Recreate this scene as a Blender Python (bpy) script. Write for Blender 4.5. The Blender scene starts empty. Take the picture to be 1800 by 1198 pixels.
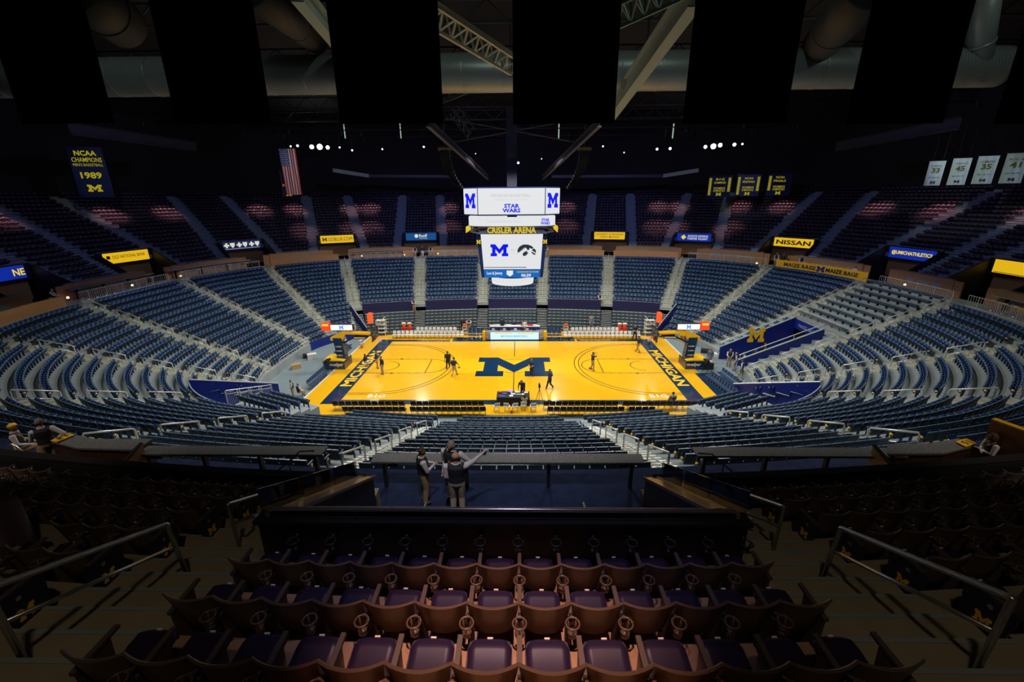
import bpy, bmesh, math, random
import numpy as np
from math import sin, cos, pi, radians, degrees, atan2, hypot, sqrt
from mathutils import Matrix, Vector
random.seed(7)
SC = bpy.context.scene
COL = SC.collection
# ------------------------------------------------------------------ camera
CAMX, CAMY, CAMZ = 0.522, -39.985, 16.015
PITCH, YAW, ROLL = radians(18.474), radians(1.028), radians(0.411)
FPX = 759.4
cam = bpy.data.cameras.new('camera'); cam.sensor_width = 36; cam.lens = FPX/1800*36
cam.clip_start = .05; cam.clip_end = 400
camo = bpy.data.objects.new('camera', cam); COL.objects.link(camo)
camo.matrix_world = Matrix.Translation((CAMX, CAMY, CAMZ)) @ Matrix.Rotation(YAW, 4, 'Z') @ Matrix.Rotation(pi/2-PITCH, 4, 'X') @ Matrix.Rotation(-ROLL, 4, 'Z')
SC.camera = camo
# ------------------------------------------------------------------ world, exposure
W = bpy.data.worlds.new('arena_dark'); SC.world = W; W.use_nodes = True
W.node_tree.nodes['Background'].inputs[0].default_value = (.35, .42, .7, 1)
W.node_tree.nodes['Background'].inputs[1].default_value = .004
SC.view_settings.view_transform = 'Standard'; SC.view_settings.look = 'None'
SC.view_settings.exposure = 0; SC.view_settings.gamma = 1; SC.view_settings.use_curve_mapping = False
# ------------------------------------------------------------------ lamps of the arena and added fill spots
def spot(name, loc, aim, watts, half, blend=.15, color=(1, 1, 1), rad=.3):
    l = bpy.data.lights.new(name, 'SPOT'); l.energy = watts; l.spot_size = 2*radians(half); l.spot_blend = blend
    l.color = color; l.shadow_soft_size = rad
    o = bpy.data.objects.new(name, l); COL.objects.link(o); o.location = loc
    o.rotation_euler = (Vector(aim)-Vector(loc)).to_track_quat('-Z', 'Y').to_euler()
    return o
FLOODS = []; HOUSE_W = 11000
for fy in (-8.5, 8.5):
    for fx in (-17, -8.5, 0, 8.5, 17):
        FLOODS.append((fx, fy, 23.0))
        spot('court_flood_light', (fx, fy, 22.6), (fx*1.0, fy*1.0, 0), 5700, 59.5, .12, (1, .97, .9), .35)
# house lights: small warm-pink downlights over the upper bowl and the one over the front rows; added fill spots follow
spot('house_or_fill_light', (.5, -38.0, 21.8), (.4, -37.0, 11.5), 5200, 11.5, 1., (1, .50, .30), .05)
spot('house_or_fill_light', (.2, -36.2, 22.0), (.2, -34.9, 11.6), 900, 20, .9, (.75, .68, 1.), .2)  # lavender fill, added to lift the parapet rail and seat edges
spot('house_or_fill_light', (-.5, -40.5, 22.0), (-5.6, -34.2, 10.2), 330, 22, .9, (1, .80, .55), .3)  # cross fill, added so the aisle end panels show
spot('house_or_fill_light', (1.2, -40.5, 22.0), (6.2, -34.2, 10.2), 330, 22, .9, (1, .80, .55), .3)  # right cross fill, added for the opposite end panels
spot('house_or_fill_light', (-.6, -35.5, 23.5), (-.6, -30.0, 8.1), 3600, 16, .8, (1, .92, .9), .3)
spot('house_or_fill_light', (-15.5, -36.0, 22.0), (-13.5, -29.5, 8.1), 2200, 17, .8, (1, .82, .65), .3)
spot('house_or_fill_light', (16.0, -36.0, 22.0), (14.5, -29.5, 8.1), 2200, 17, .8, (1, .82, .65), .3)
for gx in (-24, -4, 10, 24):
    spot('roof_wash_light', (gx, -21.5, 27.6), (gx*1.05, -12.5, 22.0), 320, 62, .7, (.78, 1., .86), .2)  # greenish wash added on duct and trusses, beyond the one lamp at upper right
for bx, by, ax, ay in ((-12, 6, -30, 40), (12, 6, 30, 40), (-4, 8, -8, 46), (4, 8, 8, 46), (-14, 0, -52, 12), (14, 0, 52, 12)):
    spot('house_or_fill_light', (bx, by, 24.0), (ax, ay, 12.5), 4200, 34, .8, (.26, .32, 1.), .3)  # blue fill spots, added to tint the upper tier and its aisles
# ------------------------------------------------------------------ pixel of the 1800 x 1198 frame -> place
def ray(px, py):
    a = (px-900)/FPX; b = (599-py)/FPX
    cr, sr = cos(ROLL), sin(ROLL)
    u = a*cr+b*sr; w = -a*sr+b*cr
    X = u; Y = cos(PITCH)+w*sin(PITCH); Z = -sin(PITCH)+w*cos(PITCH)
    return Vector((X*cos(YAW)-Y*sin(YAW), X*sin(YAW)+Y*cos(YAW), Z))
CAM = Vector((CAMX, CAMY, CAMZ))
def G(px, py, z=0.):
    d = ray(px, py); return CAM+d*((z-CAM.z)/d.z)
def GY(px, py, y):
    d = ray(px, py); return CAM+d*((y-CAM.y)/d.y)
def GD(px, py, dist):
    d = ray(px, py).normalized(); return CAM+d*dist
def pix(P):
    x, y, z = P[0]-CAMX, P[1]-CAMY, P[2]-CAMZ
    X = x*cos(YAW)+y*sin(YAW); Y = -x*sin(YAW)+y*cos(YAW)
    d = Y*cos(PITCH)-z*sin(PITCH); v = Y*sin(PITCH)+z*cos(PITCH)
    if d < .1: return None
    u = X/d*FPX; w = v/d*FPX
    return 900+u*cos(ROLL)-w*sin(ROLL), 599-(u*sin(ROLL)+w*cos(ROLL)), d
# ------------------------------------------------------------------ materials
MATS = {}
def mat(name, col, rough=.6, metal=0., emit=None, es=0., noise=0., scale=8., coat=0., spec=.5, bump=0., alpha=None, trans=0.):
    if name in MATS: return MATS[name]
    m = bpy.data.materials.new(name); m.use_nodes = True
    nt = m.node_tree; b = nt.nodes['Principled BSDF']
    b.inputs['Base Color'].default_value = (*col, 1); b.inputs['Roughness'].default_value = rough
    b.inputs['Metallic'].default_value = metal; b.inputs['Coat Weight'].default_value = coat
    b.inputs['Coat Roughness'].default_value = .08
    b.inputs['Specular IOR Level'].default_value = spec
    if trans: b.inputs['Transmission Weight'].default_value = trans
    if emit: b.inputs['Emission Color'].default_value = (*emit, 1); b.inputs['Emission Strength'].default_value = es
    if noise or bump:
        tc = nt.nodes.new('ShaderNodeTexCoord'); nz = nt.nodes.new('ShaderNodeTexNoise')
        nz.inputs['Scale'].default_value = scale; nz.inputs['Detail'].default_value = 5
        nt.links.new(tc.outputs['Object'], nz.inputs['Vector'])
        if noise:
            mx = nt.nodes.new('ShaderNodeMix'); mx.data_type = 'RGBA'
            mx.inputs[6].default_value = (*[c*(1-noise) for c in col], 1); mx.inputs[7].default_value = (*[min(1, c*(1+noise)) for c in col], 1)
            nt.links.new(nz.outputs['Fac'], mx.inputs[0]); nt.links.new(mx.outputs[2], b.inputs['Base Color'])
        if bump:
            bp = nt.nodes.new('ShaderNodeBump'); bp.inputs['Strength'].default_value = bump; bp.inputs['Distance'].default_value = .02
            nt.links.new(nz.outputs['Fac'], bp.inputs['Height']); nt.links.new(bp.outputs[0], b.inputs['Normal'])
    MATS[name] = m
    return m
def glow(name, col, s):
    return mat(name, (0, 0, 0), .5, emit=col, es=s)
mat('concrete', (.25, .29, .30), .75, noise=.18, scale=1.2)
mat('concrete_floor', (.20, .26, .29), .5, noise=.12, scale=.6)
mat('concrete_warm', (.30, .25, .17), .8, noise=.25, scale=2.5)
mat('step_yellow', (.35, .355, .27), .7, noise=.15, scale=3)
mat('seat_blue', (.009, .038, .125), .45, spec=.35)
mat('seat_back', (.030, .048, .062), .45, spec=.4)
mat('seat_glint', (.10, .15, .22), .35)  # paler edge colour, a highlight painted onto the seats
mat('seat_upper', (.050, .035, .060), .4)
mat('seat_upper_glint', (.16, .12, .15), .35)  # same painted highlight for the upper tier seats
mat('brown_plastic', (.115, .078, .062), .33, noise=.12, scale=40)
mat('purple_vinyl', (.020, .012, .045), .36, spec=.5)
mat('arm_plastic', (.085, .065, .065), .5)
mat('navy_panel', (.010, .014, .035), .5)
mat('navy_wall', (.002, .014, .19), .45)
mat('navy_paint', (.004, .030, .085), .25, coat=.5)
mat('maize', (.95, .55, .008), .5)
mat('maize_dim', (.80, .45, .01), .5)
mat('steel', (.55, .56, .58), .28, metal=.9)
mat('rail_white', (.62, .64, .63), .35, metal=.3)
mat('dark_metal', (.03, .03, .035), .45, metal=.4)
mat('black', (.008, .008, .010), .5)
mat('black_cloth', (.012, .012, .016), .8)
mat('white', (.75, .75, .72), .55)
mat('grey', (.25, .26, .27), .5)
mat('wood_tan', (.40, .20, .085), .5, noise=.1, scale=3)
mat('wood_light', (.50, .26, .07), .5, noise=.12, scale=2)
mat('granite', (.11, .115, .115), .55, noise=.9, scale=16)
mat('carpet', (.009, .017, .055), .95, noise=.8, scale=2.6, spec=.15)
mat('orange', (.85, .12, .02), .5)
mat('red', (.65, .02, .02), .5)
mat('blue', (.02, .09, .45), .5)
mat('ball', (.45, .12, .03), .6)
mat('card', (.45, .28, .12), .8)
mat('roof_dark', (.004, .004, .006), .8)
mat('truss_green', (.32, .38, .30), .5)
mat('truss_grey', (.075, .07, .10), .5)
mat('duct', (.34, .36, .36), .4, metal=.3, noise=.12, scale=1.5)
mat('banner_navy', (.006, .007, .05), .8)
mat('banner_navy_dark', (.0015, .002, .006), .85)
mat('flag_red', (.5, .02, .03), .8); mat('flag_blue', (.02, .03, .18), .8); mat('cloth_white', (.55, .62, .62), .8)
def glassmat():
    m = bpy.data.materials.new('glass'); m.use_nodes = True; nt = m.node_tree
    for n in list(nt.nodes): nt.nodes.remove(n)
    o = nt.nodes.new('ShaderNodeOutputMaterial'); t = nt.nodes.new('ShaderNodeBsdfTransparent'); g = nt.nodes.new('ShaderNodeBsdfGlossy')
    t.inputs[0].default_value = (.86, .93, .92, 1); g.inputs['Roughness'].default_value = .03
    f = nt.nodes.new('ShaderNodeFresnel'); mx = nt.nodes.new('ShaderNodeMixShader')
    nt.links.new(f.outputs[0], mx.inputs[0]); nt.links.new(t.outputs[0], mx.inputs[1]); nt.links.new(g.outputs[0], mx.inputs[2])
    nt.links.new(mx.outputs[0], o.inputs[0]); MATS['glass'] = m
glassmat()
def woodcourt():
    m = bpy.data.materials.new('court_wood'); m.use_nodes = True; nt = m.node_tree; b = nt.nodes['Principled BSDF']
    tc = nt.nodes.new('ShaderNodeTexCoord'); mp = nt.nodes.new('ShaderNodeMapping'); mp.inputs['Scale'].default_value = (.55, 13, 1)
    nz = nt.nodes.new('ShaderNodeTexNoise'); nz.inputs['Scale'].default_value = 1; nz.inputs['Detail'].default_value = 3
    mx = nt.nodes.new('ShaderNodeMix'); mx.data_type = 'RGBA'
    mx.inputs[6].default_value = (.80, .39, .004, 1); mx.inputs[7].default_value = (.98, .55, .014, 1)
    nt.links.new(tc.outputs['Object'], mp.inputs[0]); nt.links.new(mp.outputs[0], nz.inputs['Vector'])
    nt.links.new(nz.outputs['Fac'], mx.inputs[0]); nt.links.new(mx.outputs[2], b.inputs['Base Color'])
    b.inputs['Roughness'].default_value = .22; b.inputs['Coat Weight'].default_value = .35; b.inputs['Coat Roughness'].default_value = .11
    MATS['court_wood'] = m
woodcourt()
def nth(n): return '%d%s' % (n, 'th' if 10 < n % 100 < 14 else {1: 'st', 2: 'nd', 3: 'rd'}.get(n % 10, 'th'))
def M_(n): return MATS[n] if isinstance(n, str) else n
# ------------------------------------------------------------------ mesh builder
BOXF = [(0, 3, 2, 1), (4, 5, 6, 7), (0, 1, 5, 4), (1, 2, 6, 5), (2, 3, 7, 6), (3, 0, 4, 7)]
class MB:
    def __init__(s): s.v = []; s.f = []; s.m = []
    def add(s, vs, fs, mi=0, M=None):
        n = len(s.v)
        s.v += [tuple(M @ Vector(p)) for p in vs] if M is not None else [tuple(p) for p in vs]
        s.f += [tuple(i+n for i in f) for f in fs]; s.m += [mi]*len(fs); return s
    def box(s, c, d, mi=0, M=None):
        x, y, z = c; a, b, h = d[0]/2, d[1]/2, d[2]/2
        return s.add([(x-a, y-b, z-h), (x+a, y-b, z-h), (x+a, y+b, z-h), (x-a, y+b, z-h), (x-a, y-b, z+h), (x+a, y-b, z+h), (x+a, y+b, z+h), (x-a, y+b, z+h)], BOXF, mi, M)
    def hexa(s, p, mi=0, M=None): return s.add(p, BOXF, mi, M)
    def bar(s, a, b, w, h, mi=0, M=None):
        a, b = Vector(a), Vector(b); d = (b-a); d.normalize()
        up = Vector((0, 0, 1)) if abs(d.z) < .95 else Vector((0, 1, 0))
        r = d.cross(up).normalized()*w/2; u = r.cross(d).normalized()*h/2
        return s.add([a-r-u, a+r-u, b+r-u, b-r-u, a-r+u, a+r+u, b+r+u, b-r+u], BOXF, mi, M)
    def tube(s, pts, r, n=8, mi=0, M=None):
        pts = [Vector(p) for p in pts]; rs = r if isinstance(r, (list, tuple)) else [r]*len(pts)
        vs = []; fs = []; ref = None
        for i, p in enumerate(pts):
            t = (pts[min(i+1, len(pts)-1)]-pts[max(i-1, 0)]).normalized()
            if ref is None: ref = t.orthogonal().normalized()
            ref = (ref-t*ref.dot(t)).normalized(); q = t.cross(ref)
            for k in range(n):
                a = 2*pi*k/n; vs.append(p+(ref*cos(a)+q*sin(a))*rs[i])
        for i in range(len(pts)-1):
            for k in range(n):
                fs.append((i*n+k, i*n+(k+1) % n, (i+1)*n+(k+1) % n, (i+1)*n+k))
        fs.append(tuple(range(n))[::-1]); fs.append(tuple((len(pts)-1)*n+k for k in range(n)))
        return s.add(vs, fs, mi, M)
    def lathe(s, prof, n=12, mi=0, M=None):
        vs = []; fs = []
        for r, z in prof:
            for k in range(n): a = 2*pi*k/n; vs.append((r*cos(a), r*sin(a), z))
        for i in range(len(prof)-1):
            for k in range(n): fs.append((i*n+k, i*n+(k+1) % n, (i+1)*n+(k+1) % n, (i+1)*n+k))
        fs.append(tuple(range(n))[::-1]); fs.append(tuple((len(prof)-1)*n+k for k in range(n)))
        return s.add(vs, fs, mi, M)
    def sphere(s, c, r, n=10, mi=0, M=None, sc=(1, 1, 1)):
        vs = []; fs = []; h = n//2
        for i in range(h+1):
            t = pi*i/h
            for k in range(n):
                a = 2*pi*k/n; vs.append((c[0]+r*sc[0]*sin(t)*cos(a), c[1]+r*sc[1]*sin(t)*sin(a), c[2]-r*sc[2]*cos(t)))
        for i in range(h):
            for k in range(n): fs.append((i*n+k, i*n+(k+1) % n, (i+1)*n+(k+1) % n, (i+1)*n+k))
        return s.add(vs, fs, mi, M)
    def poly(s, pts, z0, z1, mi=0, M=None):
        n = len(pts)
        vs = [(p[0], p[1], z0) for p in pts]+[(p[0], p[1], z1) for p in pts]
        fs = [tuple(range(n))[::-1], tuple(range(n, 2*n))]+[(i, (i+1) % n, n+(i+1) % n, n+i) for i in range(n)]
        return s.add(vs, fs, mi, M)
    def grid(s, rows, mi=0, M=None, thick=None):
        nr, nc = len(rows), len(rows[0]); vs = [p for r in rows for p in r]
        fs = [(i*nc+j, i*nc+j+1, (i+1)*nc+j+1, (i+1)*nc+j) for i in range(nr-1) for j in range(nc-1)]
        return s.add(vs, fs, mi, M)
    def mesh(s, name, mats, smooth=False):
        me = bpy.data.meshes.new(name); me.from_pydata([tuple(v) for v in s.v], [], s.f)
        for m in (mats if isinstance(mats, (list, tuple)) else [mats]): me.materials.append(M_(m))
        if any(s.m): me.polygons.foreach_set('material_index', s.m)
        if smooth: me.polygons.foreach_set('use_smooth', [True]*len(me.polygons))
        me.update(); return me
    def build(s, name, mats, parent=None, smooth=False, M=None):
        return mk(name, s.mesh(name, mats, smooth), parent, M)
def mk(name, me, parent=None, M=None):
    o = bpy.data.objects.new(name, me); COL.objects.link(o)
    if parent is not None: o.parent = parent
    if M is not None: o.matrix_basis = M
    return o
def tag(o, label=None, cat=None, group=None, kind=None):
    if label: o['label'] = label
    if cat: o['category'] = cat
    if group: o['group'] = group
    if kind: o['kind'] = kind
    return o
def thing(name, label, cat, M=None, group=None):
    o = bpy.data.objects.new(name, None); COL.objects.link(o); o.empty_display_size = .1
    if M is not None: o.matrix_basis = M if isinstance(M, Matrix) else Matrix.Translation(M)
    return tag(o, label, cat, group)
def struct(name, mb, mats, smooth=False, label=None):
    o = mb.build(name, mats, None, smooth); o['kind'] = 'structure'
    if label: o['label'] = label
    return o
def LRz(loc, rz=0.): return Matrix.Translation(loc) @ Matrix.Rotation(rz, 4, 'Z')
def frame(o, x, y, z):
    m = Matrix((x, y, z)).transposed().to_4x4(); m.translation = o; return m
TXTC = {}
def txtmesh(s, bold=.012, width=None, arch=0):
    k = (s, bold)
    if k not in TXTC:
        c = bpy.data.curves.new('lettering', 'FONT'); c.body = s; c.align_x = 'CENTER'; c.align_y = 'CENTER'; c.offset = bold; c.extrude = .02; c.resolution_u = 2
        c.space_line = .85
        o = bpy.data.objects.new('tmp', c); me = bpy.data.meshes.new_from_object(o)
        bpy.data.objects.remove(o); xs = [v.co.x for v in me.vertices]; ys = [v.co.y for v in me.vertices]
        TXTC[k] = (me, min(xs), max(xs), min(ys), max(ys))
    return TXTC[k]
def text(s, parent, M, w, h, mt, name='lettering', depth=.01, bold=.012):
    """lettering fitted into w x h, lying in the XY plane of M, facing +Z"""
    me0, x0, x1, y0, y1 = txtmesh(s, bold)
    me = me0.copy(); me.materials.clear(); me.materials.append(M_(mt))
    sx = w/(x1-x0); sy = h/(y1-y0); cx, cy = (x0+x1)/2, (y0+y1)/2
    for v in me.vertices:
        v.co = ((v.co.x-cx)*sx, (v.co.y-cy)*sy, depth if v.co.z > 0 else 0.)
    return mk(name, me, parent, M)
UP = frame(Vector((0, 0, 0)), (-1, 0, 0), (0, 0, 1), (0, 1, 0))   # text plane of something facing local +Y
DN = frame(Vector((0, 0, 0)), (1, 0, 0), (0, 0, 1), (0, -1, 0))   # facing local -Y
BM_ = [(0, 0), (36, 0), (36, 18), (28, 18), (28, 41), (50, 13), (72, 41), (72, 18), (64, 18), (64, 0), (100, 0), (100, 18), (91, 18), (91, 52), (100, 52), (100, 70), (73, 70), (50, 41), (27, 70), (0, 70), (0, 52), (9, 52), (9, 18), (0, 18)]
def block_m(parent, M, w, h, mt, depth=.01, name='block_letter'):
    b = MB(); b.poly([((x/100-.5)*w, (y/70-.5)*h) for x, y in BM_], 0, depth)
    return b.build(name, mt, parent, M=M)
# ------------------------------------------------------------------ seating bowl: rows are offsets of one oval, th = direction of its normal
R1, R3, RC = 80., 86., 23.5
APY, APX, X0 = 28.4, 38.1, -.8
DEP, RISE, ZT = .9, .375, 7.1
al, be = radians(15), radians(3)
for i in range(100):
    be = math.asin(((R1-RC)*cos(al)-(R1-APY))/(R3-RC)); al = math.asin(((R3-RC)*cos(be)-(R3-APX))/(R1-RC))
CCX, CCY = (R1-RC)*sin(al), (R1-RC)*cos(al)-(R1-APY)
def bp(th, o=0., z=0.):
    th %= 360
    sx = 1 if (th <= 90 or th >= 270) else -1; sy = 1 if th <= 180 else -1
    t = radians(th if th <= 90 else 180-th if th <= 180 else th-180 if th <= 270 else 360-th)
    if t < be: x, y = (R3-o)*cos(t)-(R3-APX), (R3-o)*sin(t)
    elif t > pi/2-al: x, y = (R1-o)*cos(t), (R1-o)*sin(t)-(R1-APY)
    else: x, y = CCX+(RC-o)*cos(t), CCY+(RC-o)*sin(t)
    return Vector((sx*x+X0, sy*y, z))
def nrm(th): return Vector((cos(radians(th)), sin(radians(th)), 0))
def bframe(th, o=0., z=0.):
    """local +Y looks at the court"""
    n = nrm(th); return frame(bp(th, o, z), (-n.y, n.x, 0), (-n.x, -n.y, 0), (0, 0, 1))
BND = [0, degrees(be), 90-degrees(al), 90+degrees(al), 180-degrees(be), 180+degrees(be), 270-degrees(al), 270+degrees(al), 360-degrees(be), 360]
RAD = [R3, RC, R1, RC, R3, RC, R1, RC, R3]
def arclen(a, b, o):
    """length along offset o from angle a to b, b > a, any range"""
    s = 0.; base = math.floor(a/360)*360
    while base < b:
        for i in range(9):
            lo, hi = max(a, base+BND[i]), min(b, base+BND[i+1])
            if hi > lo: s += radians(hi-lo)*(RAD[i]-o)
        base += 360
    return s
def walk(a, dist, o):
    """angle reached from a after dist (may be negative) along offset o"""
    if dist < 0: return 180-walk(180-a, -dist, o)
    th = a
    while True:
        q = th % 360; i = max(k for k in range(9) if BND[k] <= q+1e-9)
        r = RAD[i]-o; left = radians(BND[i+1]-q)*r
        if left >= dist or r <= 0: return th+degrees(dist/r)
        dist -= left; th += (BND[i+1]-q)+1e-7
def inv(x, y):
    x -= X0; sx = x >= 0; sy = y >= 0; x, y = abs(x), abs(y); t = None
    if x > CCX and y > CCY:
        t = atan2(y-CCY, x-CCX)
        if be <= t <= pi/2-al: o = RC-hypot(x-CCX, y-CCY)
        else: t = None
    if t is None:
        t1 = atan2(y, x+R3-APX); t2 = atan2(y+R1-APY, x)
        if t1 < be: t = t1; o = R3-hypot(y, x+R3-APX)
        else: t = t2; o = R1-hypot(x, y+R1-APY)
    t = degrees(t)
    return (t if sx and sy else 180-t if sy else 180+t if not sx else 360-t), o
def thetas(a, b, step=1.5, o=0.):
    L = arclen(a, b, o); n = max(1, int(math.ceil(L/step))); return [walk(a, L*i/n, o) for i in range(n)]+[b]
# ================================================================== the arena shell and the seating bowl
def z_row(i): return ZT-RISE*i
POCK = ((57., 119.), (220.5, 317.))
TUN = (358.6, 361.7)
AISLES = [86.3, 79.2, 63., 35., 5., 357.2, 332., 303.5, 281.5, 274.6, 266.6, 259.2, 238., 205.5, 182.2, 168., 141., 115.5, 100., 93.]
NROW, NPOCK = 18, 13
def row_spans(i):
    if i < NPOCK: sp = [(0., 360.)] if i < 10 else [(TUN[1]-360, TUN[0])]
    else: sp = [(119., 220.5), (317., TUN[0]), (TUN[1]-360, 57.)]
    return sp
b = MB(); b.box((0, 0, -.15), (120, 110, .3))
fl = struct('floor', b, 'concrete_floor', label='grey concrete arena floor around the court')
b = MB()
for i in range(NROW):
    for a0, a1 in row_spans(i):
        T = thetas(a0, a1, 1.2)
        z = z_row(i); zl = z_row(i+1) if i < NROW-1 else 0.
        if i == NPOCK-1: pass
        o0, o1 = i*DEP, (i+1)*DEP
        r0 = [bp(t, o0, z) for t in T]; r1 = [bp(t, o1, z) for t in T]; r2 = [bp(t, o1, min(zl, z)) for t in T]
        b.grid([r0, r1], 0); b.grid([r1, r2], 1)
struct('bowl_risers', b, ['concrete', 'concrete'], label='stepped concrete of the lower seating bowl')
# low fascia ring that closes the fixed rows on the floor and around the pockets
def ring_wall(name, spans, o, z0, z1, mt, th=.12, label=None, cap=None, step=1.2):
    b = MB()
    for a0, a1 in spans:
        T = thetas(a0, a1, step)
        A = [bp(t, o, z0) for t in T]; B = [bp(t, o, z1) for t in T]; C = [bp(t, o-th, z1) for t in T]; D = [bp(t, o-th, z0) for t in T]
        b.grid([A, B]); b.grid([B, C], 1); b.grid([C, D])
        b.add([A[0], B[0], C[0], D[0]], [(0, 1, 2, 3)]); b.add([A[-1], B[-1], C[-1], D[-1]], [(0, 1, 2, 3)])
    return struct(name, b, [mt, cap or mt], label=label)
def gap(t, w, o): return (walk(t, -w, o), walk(t, w, o))
def cut(span, cuts):
    out = []; a = span[0]
    for c0, c1 in sorted(cuts):
        if c1 < span[0] or c0 > span[1]: continue
        if c0 > a: out.append((a, c0))
        a = max(a, c1)
    if a < span[1]: out.append((a, span[1]))
    return out
OW = NPOCK*DEP
farcuts = [gap(t, .75, OW) for t in (63., 79.2, 86.3, 93., 100., 115.5)]
nearcuts = [gap(t, .75, OW) for t in (259.2, 266.6, 274.6, 281.5)]
for k, s in enumerate(cut((57., 119.), farcuts)):
    ring_wall('guard_wall', [s], OW+.1, 1.75, 3.1, mat('guard_navy', (.008, .008, .055), .5), .12, 'dark navy guard wall above the far bleachers', 'rail_white')
# near guard walls carry cup holders towards the seats behind
def cup_holder_small(b, M):
    b.box((0, -.05, 0), (.11, .1, .012), 0, M); b.box((-.05, -.05, -.03), (.012, .09, .07), 0, M); b.box((.05, -.05, -.03), (.012, .09, .07), 0, M); b.box((0, -.095, -.05), (.11, .012, .03), 0, M)
for k, s in enumerate(cut((220.5, 317.), nearcuts)):
    w = ring_wall('guard_wall', [s], OW+.1, 1.3, 2.82, 'navy_wall', .12, 'royal blue guard wall between the near riser chairs and the bowl')
    T = thetas(s[0], s[1], .8); rb = MB(); rb.tube([bp(t, OW+.04, 2.9) for t in T], .04, 6); rb.build('cap_rail', 'rail_white', w)
    cb = MB(); L = arclen(s[0], s[1], OW)
    for q in range(int(L/.5)):
        cup_holder_small(cb, bframe(walk(s[0], .25+q*.5, OW), OW-.02, 2.7))
    o = cb.build('cup_holder_row', 'grey', w); o['kind'] = 'stuff'
for nm, pa, pb in (('a', (119., OW), (111., 16.6)), ('b', (57., OW), (63.4, 16.6)), ('c', (220.5, OW), (216., 17.6)), ('d', (317., OW), (323.5, 17.6))):
    far = nm in 'ab'
    A = bp(pa[0], pa[1]+.1); B = bp(pb[0], pb[1]); d = (B-A).normalized(); n = Vector((-d.y, d.x, 0))*.07
    za, zb = (3.2, 1.2) if far else (3.15, 1.0)
    b = MB(); b.hexa([A-n, B-n, B+n, A+n, A-n+Vector((0, 0, za)), B-n+Vector((0, 0, zb)), B+n+Vector((0, 0, zb)), A+n+Vector((0, 0, za))])
    w = struct('guard_wall', b, 'navy_wall', label='royal blue side wall closing the riser pocket')
    b = MB(); b.tube([A+Vector((0, 0, za+.04)), B+Vector((0, 0, zb+.04))], .05, 6); b.build('cap_rail', 'rail_white', w)
# fascia of the fixed rows at the floor, with a railing where the photo shows one
ring_wall('floor_fascia', [(119., 168.)], 16.25, 0, .95, 'navy_wall', .1, 'blue wall at the foot of the corner seats')
ring_wall('floor_fascia', [(168., 216.)], 16.25, 0, .80, 'concrete', .1, 'concrete kerb at the foot of the end seats')
ring_wall('floor_fascia', [(324., 358.4), (1.9, 57.)], 16.25, 0, .8, 'concrete', .1, 'concrete kerb at the foot of the end seats')
# ------------------------------------------------------------------ stairs in the aisles
for a in AISLES:
    b = MB(); last = NPOCK if (57 < a < 119 or 220.5 < a < 317) else NROW
    if abs(a-5) < .1: last = 10
    for i in range(0, last):
        z = z_row(i)
        for (o0, o1, zt, h) in ((i*DEP, i*DEP+.45, z+RISE/2+.012, RISE/2+.01), (i*DEP+.45, (i+1)*DEP+.01, z+.012, .02)):
            if i == 0 and o0 == 0: h = .02; zt = z+.012
            M = bframe(a, (o0+o1)/2, zt-h/2); b.box((0, 0, 0), (1.2, o1-o0, h), 0, M)
            b.box((0, (o1-o0)/2-.03, h/2+.003), (1.2, .06, .006), 1, M)
    s = struct('aisle_stairs', b, ['step_yellow', 'rail_white'], label='pale concrete aisle stairs with bright nosings')
# ------------------------------------------------------------------ far concourse, brown walls, upper bowl
UO, UZ, UD, UR, NUP = 2.6, 8.0, .9, .43, 20
CSPAN = (-26., 212.)
PORT = [182., 168., 141.5, 116., 100., 90., 79.2, 62., 36., 9.6, -1.6, 205.5, -27.]
PW, AW = 2.9, 1.25        # half width of a portal, width of the aisles beside it
b = MB(); T = thetas(*CSPAN, 1.2)
b.grid([[bp(t, -UO-.0, ZT) for t in T], [bp(t, 0, ZT) for t in T]])
struct('concourse_deck', b, 'concrete', label='concourse deck between the two seating tiers')
pcuts = [gap(t, 1.9, -UO) for t in PORT]
for s in cut(CSPAN, pcuts):
    w = ring_wall('concourse_wall', [s], -UO, ZT, 8.55, 'wood_tan', .15, 'tan panelled wall under the upper tier', 'dark_metal')
    tb = MB(); T = thetas(s[0], s[1], 1.2); tb.tube([bp(t, -UO-.05, 8.62) for t in T], .03, 5); tb.build('cap_rail', 'grey', w)
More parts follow.
